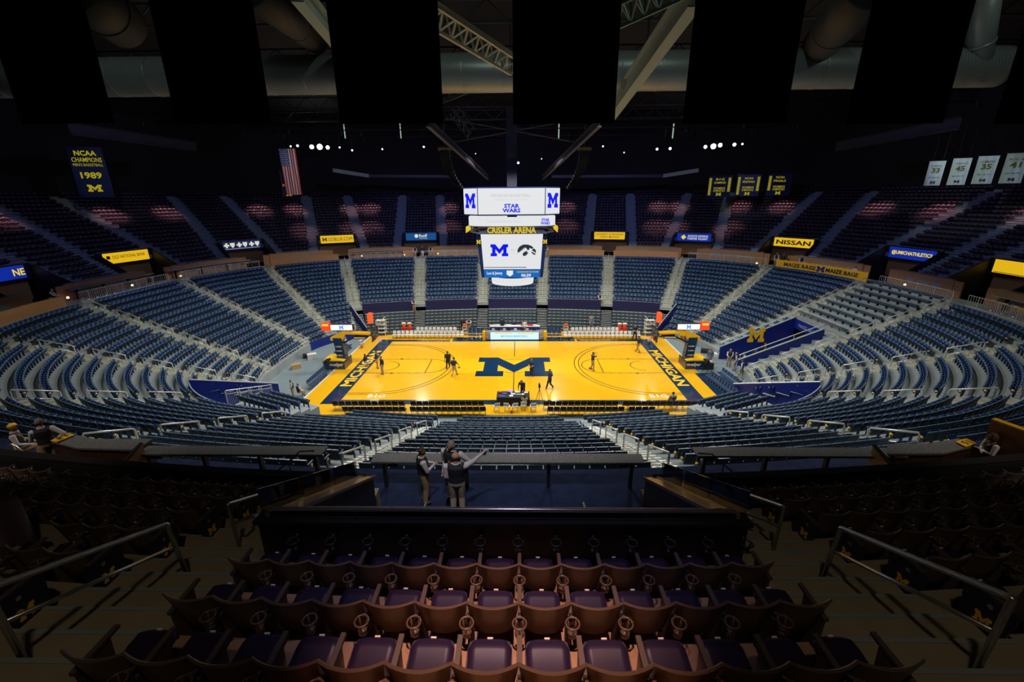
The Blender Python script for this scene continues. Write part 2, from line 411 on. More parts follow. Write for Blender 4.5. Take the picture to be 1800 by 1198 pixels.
# front barrier of the concourse, kind by section
BARR = [(168., 182.2, 'rail'), (141., 168., 'rail'), (115.5, 141., 'wall'), (100., 115.5, 'rail'), (93., 100., 'rail'), (86.3, 93., 'rail'), (79.2, 86.3, 'wall'), (63., 79.2, 'wall'), (35., 63., 'rail'), (5., 35., 'banner'), (-2.8, 5., 'rail'), (-26., -2.8, 'rail'), (182.2, 205.5, 'wall')]
ALAB = {(168., 182.2): 'at the left end beside the seated usher', (141., 168.): 'below the clover shield sign', }
for a0, a1, kd in BARR:
    s0, s1 = walk(a0, .7, 0), walk(a1, -.7, 0)
    ring_wall('concourse_fascia', [(s0, s1)], .02, ZT-.32 if kd != 'rail' else ZT-.1, ZT+.12, 'grey', .1, 'pale ledge along the front of the concourse', 'rail_white')
    if kd == 'wall':
        ring_wall('concourse_front_wall', [(s0, s1)], 0., ZT+.1, ZT+1.05, 'wood_tan', .2, 'tan panelled front wall of a concourse drink rail', 'wood_tan')
    else:
        b = MB(); T = thetas(s0, s1, .9)
        for zz in (ZT+.18, ZT+1.05): b.tube([bp(t, -.05, zz) for t in T], .025, 5)
        L = arclen(s0, s1, 0); nn = int(L/.22)
        for q in range(nn+1):
            t = walk(s0, L*q/nn, 0); M = bframe(t, -.05, ZT+.6); b.box((0, 0, 0), (.02, .02, .9) if q % 8 else (.05, .05, .98), 0, M)
        struct('concourse_railing', b, 'rail_white', label='white barred railing along the front of the concourse')
# upper tier risers
b = MB()
def up_spans(j):
    if j < 4: return cut(CSPAN, [gap(t, PW, -UO-.9*j) for t in PORT])
    return [CSPAN]
for j in range(NUP):
    z = UZ+UR*j
    for s in up_spans(j):
        T = thetas(s[0], s[1], 1.4)
        o0, o1 = -UO-UD*j, -UO-UD*(j+1)
        b.grid([[bp(t, o1, z) for t in T], [bp(t, o0, z) for t in T]]); b.grid([[bp(t, o0, z) for t in T], [bp(t, o0, z-UR) for t in T]])
struct('upper_risers', b, 'concrete', label='stepped concrete of the upper seating tier')
for t in PORT:
    tw = bframe(t, -UO, 0)
    for sgn in (-1, 1):
        bq = MB()
        for j in range(NUP):
            z = UZ+UR*j; tt = walk(t, sgn*(PW+AW/2), -UO-UD*(j+.5))
            for (o0, o1, zt, h) in ((-UO-UD*(j+1), -UO-UD*(j+1)+.45, z+UR/2+.012, UR/2), (-UO-UD*(j+1)+.45, -UO-UD*j, z+.012, .02)):
                M = bframe(tt, (o0+o1)/2, zt-h/2); bq.box((0, 0, 0), (AW*.86, o1-o0, h), 0, M)
        struct('aisle_stairs', bq, 'concrete', label='upper tier aisle stairs')
    # portal: side walls that follow the rake, parapet with the sign, back wall
    bq = MB(); z4 = UZ+UR*4
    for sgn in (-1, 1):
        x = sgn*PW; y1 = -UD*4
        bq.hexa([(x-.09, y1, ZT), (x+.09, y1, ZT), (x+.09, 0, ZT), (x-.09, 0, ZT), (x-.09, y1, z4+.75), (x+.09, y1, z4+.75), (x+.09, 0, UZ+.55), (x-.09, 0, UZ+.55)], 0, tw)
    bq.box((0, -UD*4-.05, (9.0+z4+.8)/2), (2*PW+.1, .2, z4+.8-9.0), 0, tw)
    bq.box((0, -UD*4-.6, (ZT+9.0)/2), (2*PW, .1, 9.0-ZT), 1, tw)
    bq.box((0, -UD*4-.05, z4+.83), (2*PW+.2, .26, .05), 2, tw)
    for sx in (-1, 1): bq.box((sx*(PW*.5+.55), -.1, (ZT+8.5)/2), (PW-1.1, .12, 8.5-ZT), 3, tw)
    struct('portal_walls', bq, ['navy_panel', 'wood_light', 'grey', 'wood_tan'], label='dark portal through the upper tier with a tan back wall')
# outer wall and roof of the hall
b = MB(); T = thetas(0, 360, 3)
oo = -UO-UD*NUP
b.grid([[bp(t, oo-.1, 0) for t in T], [bp(t, oo-.1, 29) for t in T]])
struct('wall_outer', b, 'roof_dark', label='black outer wall behind the top row')
b = MB(); b.box((0, 0, 29.2), (130, 120, .3)); struct('ceiling', b, 'roof_dark', label='black arena roof deck')
# ================================================================== seats
def tmpl(parts):
    vs = []; fs = []; ms = []
    for mb, mi in parts:
        n = len(vs); vs += mb.v; fs += [tuple(i+n for i in f) for f in mb.f]; ms += mi if isinstance(mi, list) else [mi]*len(mb.f)
    return np.array(vs), np.array(fs), np.array(ms)
def hexb(w, pts):
    """box of width w whose side outline (y, z) is the four points, bottom-back, bottom-front, top-front, top-back"""
    (y0, z0), (y1, z1), (y2, z2), (y3, z3) = pts; a = w/2; m = MB()
    return m.hexa([(-a, y0, z0), (a, y0, z0), (a, y1, z1), (-a, y1, z1), (-a, y3, z3), (a, y3, z3), (a, y2, z2), (-a, y2, z2)])
S_BACK = hexb(.45, [(.02, .33), (.06, .33), (.0, .76), (-.045, .76)]); S_BACK.m = [0, 0, 1, 0, 0, 0]
S_TOPGLINT = hexb(.46, [(-.05, .755), (.005, .755), (.0, .78), (-.045, .78)])  # strip on the back top, coloured lighter as its highlight
S_SEAT = hexb(.43, [(.09, .40), (.15, .35), (.31, .60), (.25, .65)])
S_SEATGLINT = hexb(.34, [(.248, .646), (.31, .598), (.325, .612), (.262, .662)])  # strip on the seat pan edge, glint put into the colour
def mk_arm():
    m = MB(); m.box((.25, .12, .6), (.045, .34, .035)); m.box((.25, .08, .3), (.035, .1, .58)); return m
S_ARM = mk_arm()
T_LOW = tmpl([(S_BACK, [0, 0, 1, 0, 0, 0]), (S_TOPGLINT, 2), (S_SEAT, 0), (S_SEATGLINT, 2), (S_ARM, 0)])
T_UP = tmpl([(S_BACK, 0), (S_SEAT, 0), (S_SEATGLINT, 1)])
def stuff(name, tm, mats_, frames, label, cat, group=None):
    V, F, MI = tm; n = len(frames)
    A = np.array([[list(r) for r in f] for f in frames])
    P = np.einsum('nij,vj->nvi', A[:, :3, :3], V)+A[:, None, :3, 3]
    nv = len(V); me = bpy.data.meshes.new(name)
    me.vertices.add(n*nv); me.vertices.foreach_set('co', P.astype(np.float32).ravel())
    FF = (F[None]+(np.arange(n)*nv)[:, None, None]).reshape(-1)
    me.loops.add(len(FF)); me.loops.foreach_set('vertex_index', FF.astype(np.int32))
    me.polygons.add(n*len(F)); me.polygons.foreach_set('loop_start', np.arange(n*len(F), dtype=np.int32)*4)
    me.polygons.foreach_set('material_index', np.tile(MI, n).astype(np.int32))
    for m in mats_: me.materials.append(M_(m))
    me.update(calc_edges=True); me.validate()
    return tag(mk(name, me), label, cat, group, 'stuff')
def inview(P, mx=170):
    q = pix(P)
    return q is not None and -mx < q[0] < 1800+mx and -mx < q[1] < 1198+mx
PITCHS = .5
low = []; ends = []
BENCH = (TUN[0]-360+.0, 5.0)
for i in range(NROW):
    o = i*DEP+.3; z = z_row(i)
    for a0, a1 in row_spans(i):
        cs = []
        for t in AISLES:
            for k in (-360, 0, 360):
                if a0-5 < t+k < a1+5: cs.append(gap(t+k, .68, o))
        if i >= 10: cs += [(357.0, 358.7)]
        if i < 10: cs += [(-2.9, 5.0), (357.1, 365.)]          # bench section over the tunnel
        for s0, s1 in cut((a0, a1), cs):
            L = arclen(s0, s1, o); n = int((L-.06)/PITCHS)
            if n < 1: continue
            off = (L-n*PITCHS)/2
            for k in range(n):
                t = walk(s0, off+(k+.5)*PITCHS, o)
                f = bframe(t, o, z)
                if i == 0 and not 212 < t % 360 < 334: continue
                if not inview(f.translation): continue
                low.append((pix(f.translation)[2], i, t, f))
                if (k == 0 and abs(s0-a0) > .01) or (k == n-1 and abs(s1-a1) > .01): ends.append(bframe(walk(s0, off+(.0 if k == 0 else n)*PITCHS, o), o+.12, z+.5))
low.sort(key=lambda r: r[0])
ind = []; rest = []
for r in low:
    P = r[3].translation
    if len(ind) < 300 and 214 < r[2] < 326 and r[1] < 13: ind.append(r)
    else: rest.append(r)
me_back = S_BACK.mesh('backrest', ['seat_blue', 'seat_back']); me_seat = S_SEAT.mesh('seat', ['seat_blue']); me_arm = S_ARM.mesh('armrest', ['seat_blue'])
me_topglint = S_TOPGLINT.mesh('top_glint', ['seat_glint']); me_seatglint = S_SEATGLINT.mesh('seat_glint', ['seat_glint'])
ORD = ['first', 'second', 'third', 'fourth', 'fifth', 'sixth', 'seventh', 'eighth', 'ninth', 'tenth', 'eleventh', 'twelfth', 'thirteenth']
cnt = {}
for r in ind:
    cnt.setdefault((r[1], 0 if r[2] < 266.6 else 2 if r[2] > 274.6 else 1), []).append(r[2])
for d, i, t, f in ind:
    blk = 0 if t < 266.6 else 2 if t > 274.6 else 1; lst = sorted(cnt[(i, blk)], reverse=blk == 0); pos = nth(lst.index(t)+1)
    where = 'left block' if t < 266.6 else 'right block' if t > 274.6 else 'centre block'
    th = thing('stadium_chair', 'dark blue tip-up seat, %s row below the counters, %s, %s from the %s aisle' % (ORD[i], where, pos, ('centre', 'left', 'centre')[blk]), 'seat', f, 'near lower bowl seats, %s row %s' % (ORD[i], where))
    bk = mk('backrest', me_back, th); mk('top_glint', me_topglint, bk)
    st = mk('seat', me_seat, th); mk('seat_glint', me_seatglint, st); mk('armrest', me_arm, th)
# portable risers with chairs in the near pocket, stairs between them
NRI = 5
def nz(r): return 1.45-.29*r
ncut = [259.2, 266.6, 274.6, 281.5]
risch = []
for q in range(3):
    a0, a1 = ncut[q], ncut[q+1]
    b = MB()
    for r in range(NRI):
        o0, o1 = OW+.3+.95*r, OW+.3+.95*(r+1)
        s0 = walk(a0, .75, o0); s1 = walk(a1, -.75, o0)
        T = thetas(s0, s1, 1.0, o0)
        b.grid([[bp(t, o0, nz(r)) for t in T], [bp(t, o1, nz(r)) for t in T]]); b.grid([[bp(t, o1, nz(r)) for t in T], [bp(t, o1, max(0, nz(r)-.3)) for t in T]])
        L = arclen(s0, s1, o0+.3); n = int(L/.5)
        for k in range(n):
            f = bframe(walk(s0, (L-n*.5)/2+(k+.5)*.5, o0+.3), o0+.3, nz(r))
            if inview(f.translation): risch.append(f)
    struct('riser_deck', b, 'concrete', label='portable riser platform beside the near sideline')
# straight corner risers at both ends of the near sideline
for sd in (-1, 1):
    for r in range(4):
        oo_ = 12.75+.95*(3-r); zt = 1.95-.31*(3-r); th_ = 282.9; A = bp(th_, oo_, zt); tg_ = nrm(294.); B = A+Vector((-tg_.y, tg_.x, 0))*4.3
        if sd < 0: A.x = 2*X0-A.x; B.x = 2*X0-B.x
        d = (B-A).normalized(); L = (B-A).length; n = int(L/.5); inw = Vector((-d.y, d.x, 0))
        if inw.dot(-A) < 0: inw = -inw
        x = inw.cross(Vector((0, 0, 1)))
        b = MB(); C = (A+B)/2+inw*.15; M = frame(Vector((C.x, C.y, zt/2)), x, inw, (0, 0, 1)); b.box((0, 0, 0), (L+.5, 1.0, zt), 0, M); b.box((0, .48, zt/2+.004), (L+.5, .05, .008), 1, M)
        struct('riser_deck', b, ['concrete', 'rail_white'], label='straight corner riser platform')
        for k in range(n):
            P = A+d*((L-n*.5)/2+(k+.5)*.5); risch.append(frame(P, x, inw, (0, 0, 1)))
        if sd < 0:
            e = B+d*.35; t = thing('riser_rail', 'white barred end rail of the left corner riser, %s row' % ('front', 'second', 'third', 'back')[r], 'railing', frame(e, x, inw, (0, 0, 1)), 'end rails of the left corner riser')
            q = MB(); q.tube([(0, -.5, 0), (0, -.5, 1.15), (0, -.42, 1.2), (0, .5, .95), (0, .5, 0)], .035, 6); q.tube([(0, -.5, .95), (0, .5, .7)], .025, 6); q.build('rail', 'rail_white', t)
            q = MB(); [q.box((0, -.4+.12*k, .45), (.015, .015, .85)) for k in range(8)]; q.build('bars', 'rail_white', t)
for a in ncut:
    b = MB()
    for r in range(2*NRI):
        o0 = OW+.1+.475*r; z = 1.6-.16*r
        M = bframe(a, o0+.24, z/2); b.box((0, 0, 0), (1.25, .475, z), 0, M); b.box((0, .2, z/2+.003), (1.25, .05, .006), 1, M)
    struct('aisle_stairs', b, ['step_yellow', 'rail_white'], label='portable stairs between the near risers')
rest = rest+[(0, 0, 0, f) for f in risch]
stuff('bowl_seats', T_LOW, ['seat_blue', 'seat_back', 'seat_glint'], [r[3] for r in rest], 'thousands of navy tip-up seats filling the lower bowl', 'seats')
# yellow row markers on the seats next to the aisles
mkb = MB(); mkb.box((0, 0, 0), (.06, .12, .09)); mv = tmpl([(mkb, 0)])
stuff('row_markers', mv, ['maize'], ends, 'small yellow row markers on the aisle seats of the lower bowl', 'markers')
ups = []
for j in range(NUP):
    o = -UO-UD*(j+1)+.3; z = UZ+UR*j
    cs = [gap(t+sg*0, PW+AW, o) for t in PORT for sg in (1,)] if j < 4 else [gap(walk(t, sg*(PW+AW/2), o), AW/2, o) for t in PORT for sg in (-1, 1)]
    for s0, s1 in cut(CSPAN, cs):
        L = arclen(s0, s1, o); n = int(L/.53)
        for k in range(n):
            f = bframe(walk(s0, (L-n*.53)/2+(k+.5)*.53, o), o, z)
            if inview(f.translation, 60): ups.append(f)
stuff('upper_seats', T_UP, ['seat_upper', 'seat_upper_glint'], ups, 'rows of dark seats filling the upper tier', 'seats')
print('seats', len(low), len(ind), len(ups), len(ends))
# benches of the section over the tunnel (each row one bench)
for i in range(9):
    T = thetas(-2.0, 4.3, 1.2); o = i*DEP+.35; z = z_row(i)
    th = tag(thing('row_bench', 'long blue backless bench, %s row down from the railing above the tunnel' % ORD[i], 'bench', bp(1, o, z), 'benches above the tunnel'), None)
    Mi = th.matrix_basis.inverted()
    b = MB()
    for q in range(len(T)-1):
        A, B = bframe(T[q], o, z), bframe(T[q+1], o, z); L = (A.translation-B.translation).length
        Mm = A.copy(); Mm.translation = (A.translation+B.translation)/2
        b.box((0, 0, .42), (L*.98, .3, .08), 0, Mi @ Mm); b.box((0, -.1, .19), (L*.7, .05, .38), 1, Mi @ Mm)
    b.build('seat_board', ['bench_blue' if False else 'seat_rim_blue', 'grey'] if False else [mat('bench_blue', (.03, .07, .12), .5), 'grey'], th)
# ================================================================== aisle handrails of the lower bowl
def rail_meshes(rows=1.9, h=1.08):
    L = rows*DEP; s = RISE/DEP
    top = MB(); pts = [(0, 0, h-.08), (0, .05, h), (0, L-.05, h-s*L), (0, L, h-s*L-.08)]
    top.tube([(0, 0, 0)]+pts+[(0, L, -s*L)], .04, 6)
    mid = MB(); mid.tube([(0, 0, h*.55), (0, L, h*.55-s*L)], .032, 6)
    return top.mesh('top_rail', 'rail_white', True), mid.mesh('mid_rail', 'rail_white', True)
RT, RM = rail_meshes()
ANAME = {86.3: 'right of the scoreboard', 93.: 'left of the scoreboard', 79.2: 'below the yellow two-line sign', 100.: 'below the blue bear sign', 63.: 'leading down to the right basket', 115.5: 'leading down to the left basket',
         35.: 'right of the far right corner seats', 141.: 'left of the far left corner seats', 5.: 'left of the benches', 168.: 'below the wide yellow bank sign', 357.2: 'right of the benches above the tunnel', 182.2: 'at the left end', 332.: 'in the near right corner', 205.5: 'in the near left corner', 303.5: 'above the right blue pocket wall', 238.: 'above the left blue pocket wall',
         281.5: 'right of the right granite counter', 259.2: 'left of the left granite counter', 274.6: 'right of the centre counter', 266.6: 'left of the centre counter'}
for a in AISLES:
    last = NPOCK if (57 < a < 119 or 220.5 < a < 317) else NROW
    if abs(a-5) < .1: last = 10
    for i in range(1, last-1, 3):
        f = bframe(a, i*DEP-.1, z_row(i))
        if not inview(f.translation, 0): continue
        t = thing('aisle_handrail', 'white handrail in the aisle %s, %s from the top' % (ANAME[a], nth((i+2)//3)), 'handrail', f, 'handrails of the aisle %s' % ANAME[a])
        mk('top_rail', RT, t); mk('mid_rail', RM, t)
# railing on the corner wall at the floor, left and right end
for (a0, a1, o, z, h, lb) in ((121., 139.5, 16.2, .95, .9, 'grey barred railing on the blue corner wall by the left basket'), (170., 181., 16.2, .8, .5, 'low white rail at the foot of the left end seats'), (183.5, 204., 16.2, .8, .5, 'low white rail along the near left end seats'), (334., 356.5, 16.2, .8, .5, 'low white rail along the near right end seats')):
    T = thetas(a0, a1, .6, o); b = MB()
    t0 = thing('floor_railing', lb, 'railing', bp((a0+a1)/2, o, z)); Mi = t0.matrix_basis.inverted()
    b.tube([Mi @ bp(t, o, z+h) for t in T], .03, 6); b.tube([Mi @ bp(t, o, z+.1) for t in T], .02, 6); b.build('rail', 'rail_white', t0)
    b = MB()
    for t in thetas(a0, a1, .9, o): b.box((0, 0, h/2), (.04, .04, h), 0, Mi @ bframe(t, o, z))
    b.build('post_row', 'rail_white', t0)
    if h > .8:
        b = MB()
        for t in thetas(a0, a1, .12, o): b.box((0, 0, h/2), (.012, .012, h), 0, Mi @ bframe(t, o, z))
        q = b.build('bars', 'rail_white', t0); q['kind'] = 'stuff'
# ================================================================== far bleachers and the stairs between them
mat('bleacher', (.035, .075, .125), .5); mat('bleacher_deck', (.32, .38, .42), .5)
fa = [58.5, 63., 79.2, 86.3, 93., 100., 115.5, 117.8]
BN = {(63., 79.2): 'behind the right team bench', (79.2, 86.3): 'right of the scorer table', (86.3, 93.): 'behind the scorer table', (93., 100.): 'left of the scorer table', (100., 115.5): 'behind the left team bench', (58.5, 63.): 'at the far right corner', (115.5, 117.8): 'at the far left corner'}
def bz(r): return 1.72-.245*r
for q in range(len(fa)-1):
    a0, a1 = fa[q], fa[q+1]; s0 = walk(a0, .72, 14) if a0 > 60 else a0; s1 = walk(a1, -.72, 14) if a1 < 117 else a1
    t0 = thing('retractable_bleacher', 'grey retractable bleacher with dark blue benches %s' % BN[(a0, a1)], 'bleacher', bp((a0+a1)/2, 14.3, 0), 'far bleachers'); Mi = t0.matrix_basis.inverted()
    dk = MB(); T = thetas(s0, s1, 1.2, 14)
    dk.grid([[Mi @ bp(t, OW+.1, bz(0)) for t in T], [Mi @ bp(t, OW+.8, bz(0)) for t in T]])
    for r in range(7):
        o0, o1 = OW+.8+.62*r, OW+.8+.62*(r+1)
        dk.grid([[Mi @ bp(t, o0, bz(r)) for t in T], [Mi @ bp(t, o0, max(0, bz(r+1))) for t in T]])
        dk.grid([[Mi @ bp(t, o0, bz(r+1)) for t in T], [Mi @ bp(t, o1, bz(r+1)) for t in T]])
    dk.build('deck', 'bleacher_deck', t0)
    for r in range(7):
        o = OW+.8+.62*r+.2; bb = MB()
        for k in range(len(T)-1):
            A, B = bp(T[k], o), bp(T[k+1], o); M = bframe((T[k]+T[k+1])/2, o, 0); M.translation = (A+B)/2; L = (A-B).length
            bb.box((0, 0, bz(r+1)+.36), (L*1.01, .28, .07), 0, Mi @ M); bb.box((0, .1, bz(r+1)+.2), (L*1.01, .03, .26), 0, Mi @ M)
            for e in range(2): bb.box((L*(.25-.5*e), -.08, bz(r+1)+.40), (L*.26, .13, .02), 1, Mi @ M)
        bb.build('bench', ['bleacher', 'maize'], t0)
for a in fa[1:-1]:
    b = MB()
    for r in range(14):
        o0 = OW+.1+.36*r; z = 1.75-.125*r
        M = bframe(a, o0+.18, z/2); b.box((0, 0, 0), (1.3, .36, z-.002), 0, M); b.box((0, .10, z/2+.006), (1.3, .16, .014), 1, M)
    struct('aisle_stairs', b, ['dark_metal', 'rail_white'], label='dark bleacher stairs with white nosings')
# ================================================================== the court
ct = thing('basketball_court', 'shiny yellow hardwood basketball court with navy end bands and centre letter', 'court', (0, 0, 0))
b = MB(); b.box((0, .65, .03), (35.0, 21.7, .06)); b.build('floor_boards', 'court_wood', ct)
ZC = .0615
def flat(name, rects, mt, z=ZC):
    b = MB()
    for x0, y0, x1, y1 in rects: b.add([(x0, y0, z), (x1, y0, z), (x1, y1, z), (x0, y1, z)], [(0, 1, 2, 3)])
    return b.build(name, mt, ct)
HX, HY = 14.325, 7.62
flat('end_band', [(-15.8, -8.4, -HX, 8.35)], 'navy_paint'); flat('end_band', [(HX, -8.4, 15.8, 8.35)], 'navy_paint')
flat('side_band', [(-HX, -8.45, HX, -HY)], 'navy_paint')
flat('side_band', [(-HX, HY, -7.6, 8.3), (7.2, HY, HX, 8.3), (-7.3, HY, 7.0, 9.2)], 'navy_paint')
flat('edge_strip', [(-17.65, -10.2, -17.5, 11.45)], 'white', .07); flat('edge_strip', [(17.5, -1.0, 17.65, 11.45)], 'white', .07)
flat('corner_band', [(17.1, -6.9, 19.0, -1.9)], 'navy_paint', ZC); flat('corner_apron', [(17.0, -8.6, 19.8, -6.95)], 'court_wood', ZC)
LW = .08; b = MB()
def seg(x0, y0, x1, y1):
    d = Vector((x1-x0, y1-y0, 0)).normalized(); n = Vector((-d.y, d.x, 0))*LW/2
    A, B = Vector((x0, y0, .0625)), Vector((x1, y1, .0625)); b.add([A-n, B-n, B+n, A+n], [(0, 1, 2, 3)])
def arc(cx, cy, r, a0, a1, n=40):
    p = [(cx+r*cos(radians(a0+(a1-a0)*i/n)), cy+r*sin(radians(a0+(a1-a0)*i/n))) for i in range(n+1)]
    for i in range(n): seg(*p[i], *p[i+1])
seg(0, HY, 0, 2.6); seg(0, -HY, 0, -1.5); arc(0, 0, 1.83, 60, 120, 10); arc(0, 0, 1.83, 240, 300, 10)
for s in (-1, 1):
    bx = s*(HX-1.575)
    for y in (-1.83, 1.83):
        seg(s*HX, y, s*8.535, y)
        for e in (2.1, 3.3, 4.2, 5.1): seg(s*(HX-e), y, s*(HX-e), y+(.15 if y > 0 else -.15))
        b.box((s*(HX-2.6), y+(.1 if y > 0 else -.1), .062), (.3, .2, .002))
    seg(s*8.535, -1.83, s*8.535, 1.83); c = 0 if s < 0 else 180
    arc(s*8.535, 0, 1.83, c-90, c+90, 24); arc(bx, 0, 1.22, c-90, c+90, 16)
    for r, ys in ((6.325, 6.32), (6.75, 6.6)):
        e = degrees(math.asin(min(.999, ys/r))); arc(bx, 0, r, c-e, c+e, 48)
        x1 = bx+(r*cos(radians(e)))*(1 if s < 0 else -1)
        for sg in (-1, 1): seg(x1, sg*ys, s*HX, sg*ys)
b.build('court_lines', 'black', ct)
A, B = G(835, 661, .06), G(972, 628, .06)
block_m(ct, frame(Vector(((G(835, 661).x+G(972, 661).x)/2, (A.y+B.y)/2, .0618)), (1, 0, 0), (0, 1, 0), (0, 0, 1)), G(972, 661).x-G(835, 661).x, B.y-A.y, 'navy_paint', .0012, 'centre_letter')
text('MICHIGAN', ct, LRz((-15.05, -.25, ZC+.0005), pi/2), 9.3, 1.05, 'maize', 'end_lettering', .002, .03)
text('MICHIGAN', ct, LRz((15.05, -.15, ZC+.0005), -pi/2), 9.3, 1.05, 'maize', 'end_lettering', .002, .03)
for x in (-11.6, 12.2): text('B1G', ct, LRz((x, -6.85, ZC+.0005), 0), 1.5, .6, 'white', 'conference_mark', .002, .02)
for x0, s in ((-11., 1), (7.6, 1)):
    b = MB(); pts = [(x0+3.6*i/40, 8.0+.13*sin(i*1.3)+.05*sin(i*.5), .064) for i in range(41)]
    for i in range(40): b.bar(pts[i], pts[i+1], .07, .002)
    b.build('script_mark', 'maize', ct)
# ================================================================== chairs on the floor
def chair_meshes(pad, frame_, w=.44, rim=None):
    st = MB(); st.box((0, .22, .45), (w, .42, .06), 0)
    bk = MB(); rows = []
    n = 6
    for zz, yy in ((.55, .0), (.62, -.02), (.84, -.06), (.88, -.065)):
        rows.append([(w/2*(-1+2*i/n)*(1 if zz < .86 else .8), yy-.03*(1-(-1+2*i/n)**2), zz) for i in range(n+1)])
    bk.grid(rows); bk.grid([[(x, y-.035, z) for x, y, z in r] for r in rows][::-1]); bk.grid([rows[-1], [(x, y-.035, z) for x, y, z in rows[-1]]]); bk.grid([[(x, y-.035, z) for x, y, z in rows[0]], rows[0]])
    bk.grid([[r[0] for r in rows], [(r[0][0], r[0][1]-.035, r[0][2]) for r in rows]]); bk.grid([[(r[-1][0], r[-1][1]-.035, r[-1][2]) for r in rows], [r[-1] for r in rows]])
    lg = MB(); rl = MB()
    for s in (-1, 1):
        lg.tube([(s*w*.46, .42, 0), (s*w*.46, .1, .5), (s*w*.46, -.05, .86)], .014, 5)
        rl.tube([(s*w*.42, -.02, 0), (s*w*.42, .36, .43)], .014, 5)
    lg.tube([(-w*.46, .36, .09), (w*.46, .36, .09)], .01, 5); rl.tube([(-w*.42, .05, .09), (w*.42, .05, .09)], .01, 5)
    return st.mesh('seat', pad), bk.mesh('backrest', rim or pad), lg.mesh('front_legs', frame_), rl.mesh('rear_legs', frame_)
CH = {'black': chair_meshes('black_cloth', 'grey'), 'white': chair_meshes('white', 'dark_metal'), 'blue': chair_meshes(mat('blue_pad', (.015, .05, .13), .5), 'steel'), 'fold': chair_meshes('white', 'grey', .42)}
CH['bar'] = CH['black']
def chair(kind, x, y, rz, label, group, z=.06):
    t = thing('folding_chair' if kind in ('black', 'blue', 'fold') else 'padded_chair', label, 'chair', LRz((x, y, z), rz), group)
    for nm, me in zip(('seat', 'backrest', 'front_legs', 'rear_legs'), CH[kind]): mk(nm, me, t)
    return t
def chair_row(kind, px0, px1, py, zt, rz, label, group, pitch=.5, skip=(), z=.06):
    A, B = G(px0, py, zt), G(px1, py, zt); n = int(round((B-A).length/pitch))
    for k in range(n):
        if k in skip: continue
        P = A.lerp(B, (k+.5)/n); chair(kind, P.x, P.y, rz, label+', %s from the left' % nth(k+1), group, z)
for (a, c, lb) in ((583, 711, 'left end of the front row'), (721, 851, 'front row left of the media table'), (955, 1087, 'front row right of the media table'), (1095, 1226, 'right end of the front row')):
    chair_row('black', a, c, 705, .88, 0, 'black folding chair, near sideline, %s' % lb, 'near sideline chairs, %s' % lb)
for (a, c, lb) in ((601, 712, 'left end of the back row'), (720, 854, 'back row left of the media table'), (962, 1098, 'back row right of the media table'), (1105, 1152, 'right end of the back row')):
    chair_row('black', a, c, 714.5, .88, 0, 'black folding chair, near sideline, %s' % lb, 'near sideline chairs, %s' % lb)
for (a, c, py, lb) in ((690, 816, 582, 'front row of the left team bench'), (731, 803, 575.5, 'back row of the left team bench'), (990, 1126, 582.5, 'front row of the right team bench'), (1003, 1088, 576, 'back row of the right team bench')):
    chair_row('white', a, c, py, .88, pi, 'white padded chair in the %s' % lb, lb)
for (a, c, py, lb) in ((823, 851, 577, 'back row left of the scorer table'), (823, 851, 581.5, 'front row left of the scorer table'), (961, 987, 577, 'back row right of the scorer table'), (961, 987, 581.5, 'front row right of the scorer table')):
    chair_row('blue', a, c, py, .88, pi, 'navy padded chair, %s' % lb, lb)
def end_chairs(p0, p1, rz, n, label, group):
    A, B = G(*p0, .5), G(*p1, .5)
    for k in range(n):
        P = A.lerp(B, (k+.5)/n); chair('blue', P.x, P.y, rz, label+', %s along' % nth(k+1), group, 0.)
end_chairs((541, 676), (571, 650), -pi/2, 9, 'navy folding chair in the row left of the near left baseline', 'left baseline chairs near the cardboard box')
end_chairs((589, 625), (612, 604), -pi/2, 7, 'navy folding chair in the row left of the left basket', 'left baseline chairs behind the basket')
end_chairs((1247, 657), (1294, 691), pi/2, 10, 'navy folding chair in the front row right of the right baseline', 'right baseline chairs, front row')
end_chairs((1268, 652), (1303, 678), pi/2, 7, 'navy folding chair in the back row right of the right baseline', 'right baseline chairs, back row')
for k, px in enumerate((874, 890, 906, 920, 938)):
    P = G(px, 716 if k != 3 else 714, .5); chair('fold', P.x, P.y, (.3, -.2, .15, .0, .1)[k], 'white folding chair behind the media table, %s from the left' % ORD[k], 'white folding chairs at the media table')
# ================================================================== tables and things on the floor
def table(name, label, x0, x1, y0, y1, h, topm, skirtm, M0=None, z=.06):
    t = thing(name, label, 'table', ((x0+x1)/2, (y0+y1)/2, z)); w, d = x1-x0, y1-y0
    b = MB(); b.box((0, 0, h-.02), (w, d, .04)); b.build('table_top', topm, t)
    b = MB()
    b.box((0, -d/2+.01, h/2-.02), (w-.02, .02, h-.05)); b.box((0, d/2-.01, h/2-.02), (w-.02, .02, h-.05)); b.box((-w/2+.01, 0, h/2-.02), (.02, d-.02, h-.05)); b.box((w/2-.01, 0, h/2-.02), (.02, d-.02, h-.05))
    b.build('skirt', skirtm, t); return t
A, B = G(862, 598, .06), G(947, 598, .06)
sx0, sx1, sy = A.x, B.x, A.y+.1
st = table('scorer_table', 'long scorer table with a glowing pale blue display front', sx0-.5, sx1+.5, sy, sy+.75, 1.0, 'grey', 'navy_paint')
Mf = Matrix.Translation((0, -.40, 0))
b = MB(); b.box((0, -.40, .53), (sx1-sx0, .06, .88)); b.build('display_front', glow('led_pale', (.62, .86, 1.), 1.1), st)
b = MB()
for s in (-1, 1): b.box((s*(sx1-sx0)*.23, -.435, .86), ((sx1-sx0)*.34, .01, .09))
b.build('yellow_strip', glow('led_yellow', (1., .66, .02), 1.0), st)
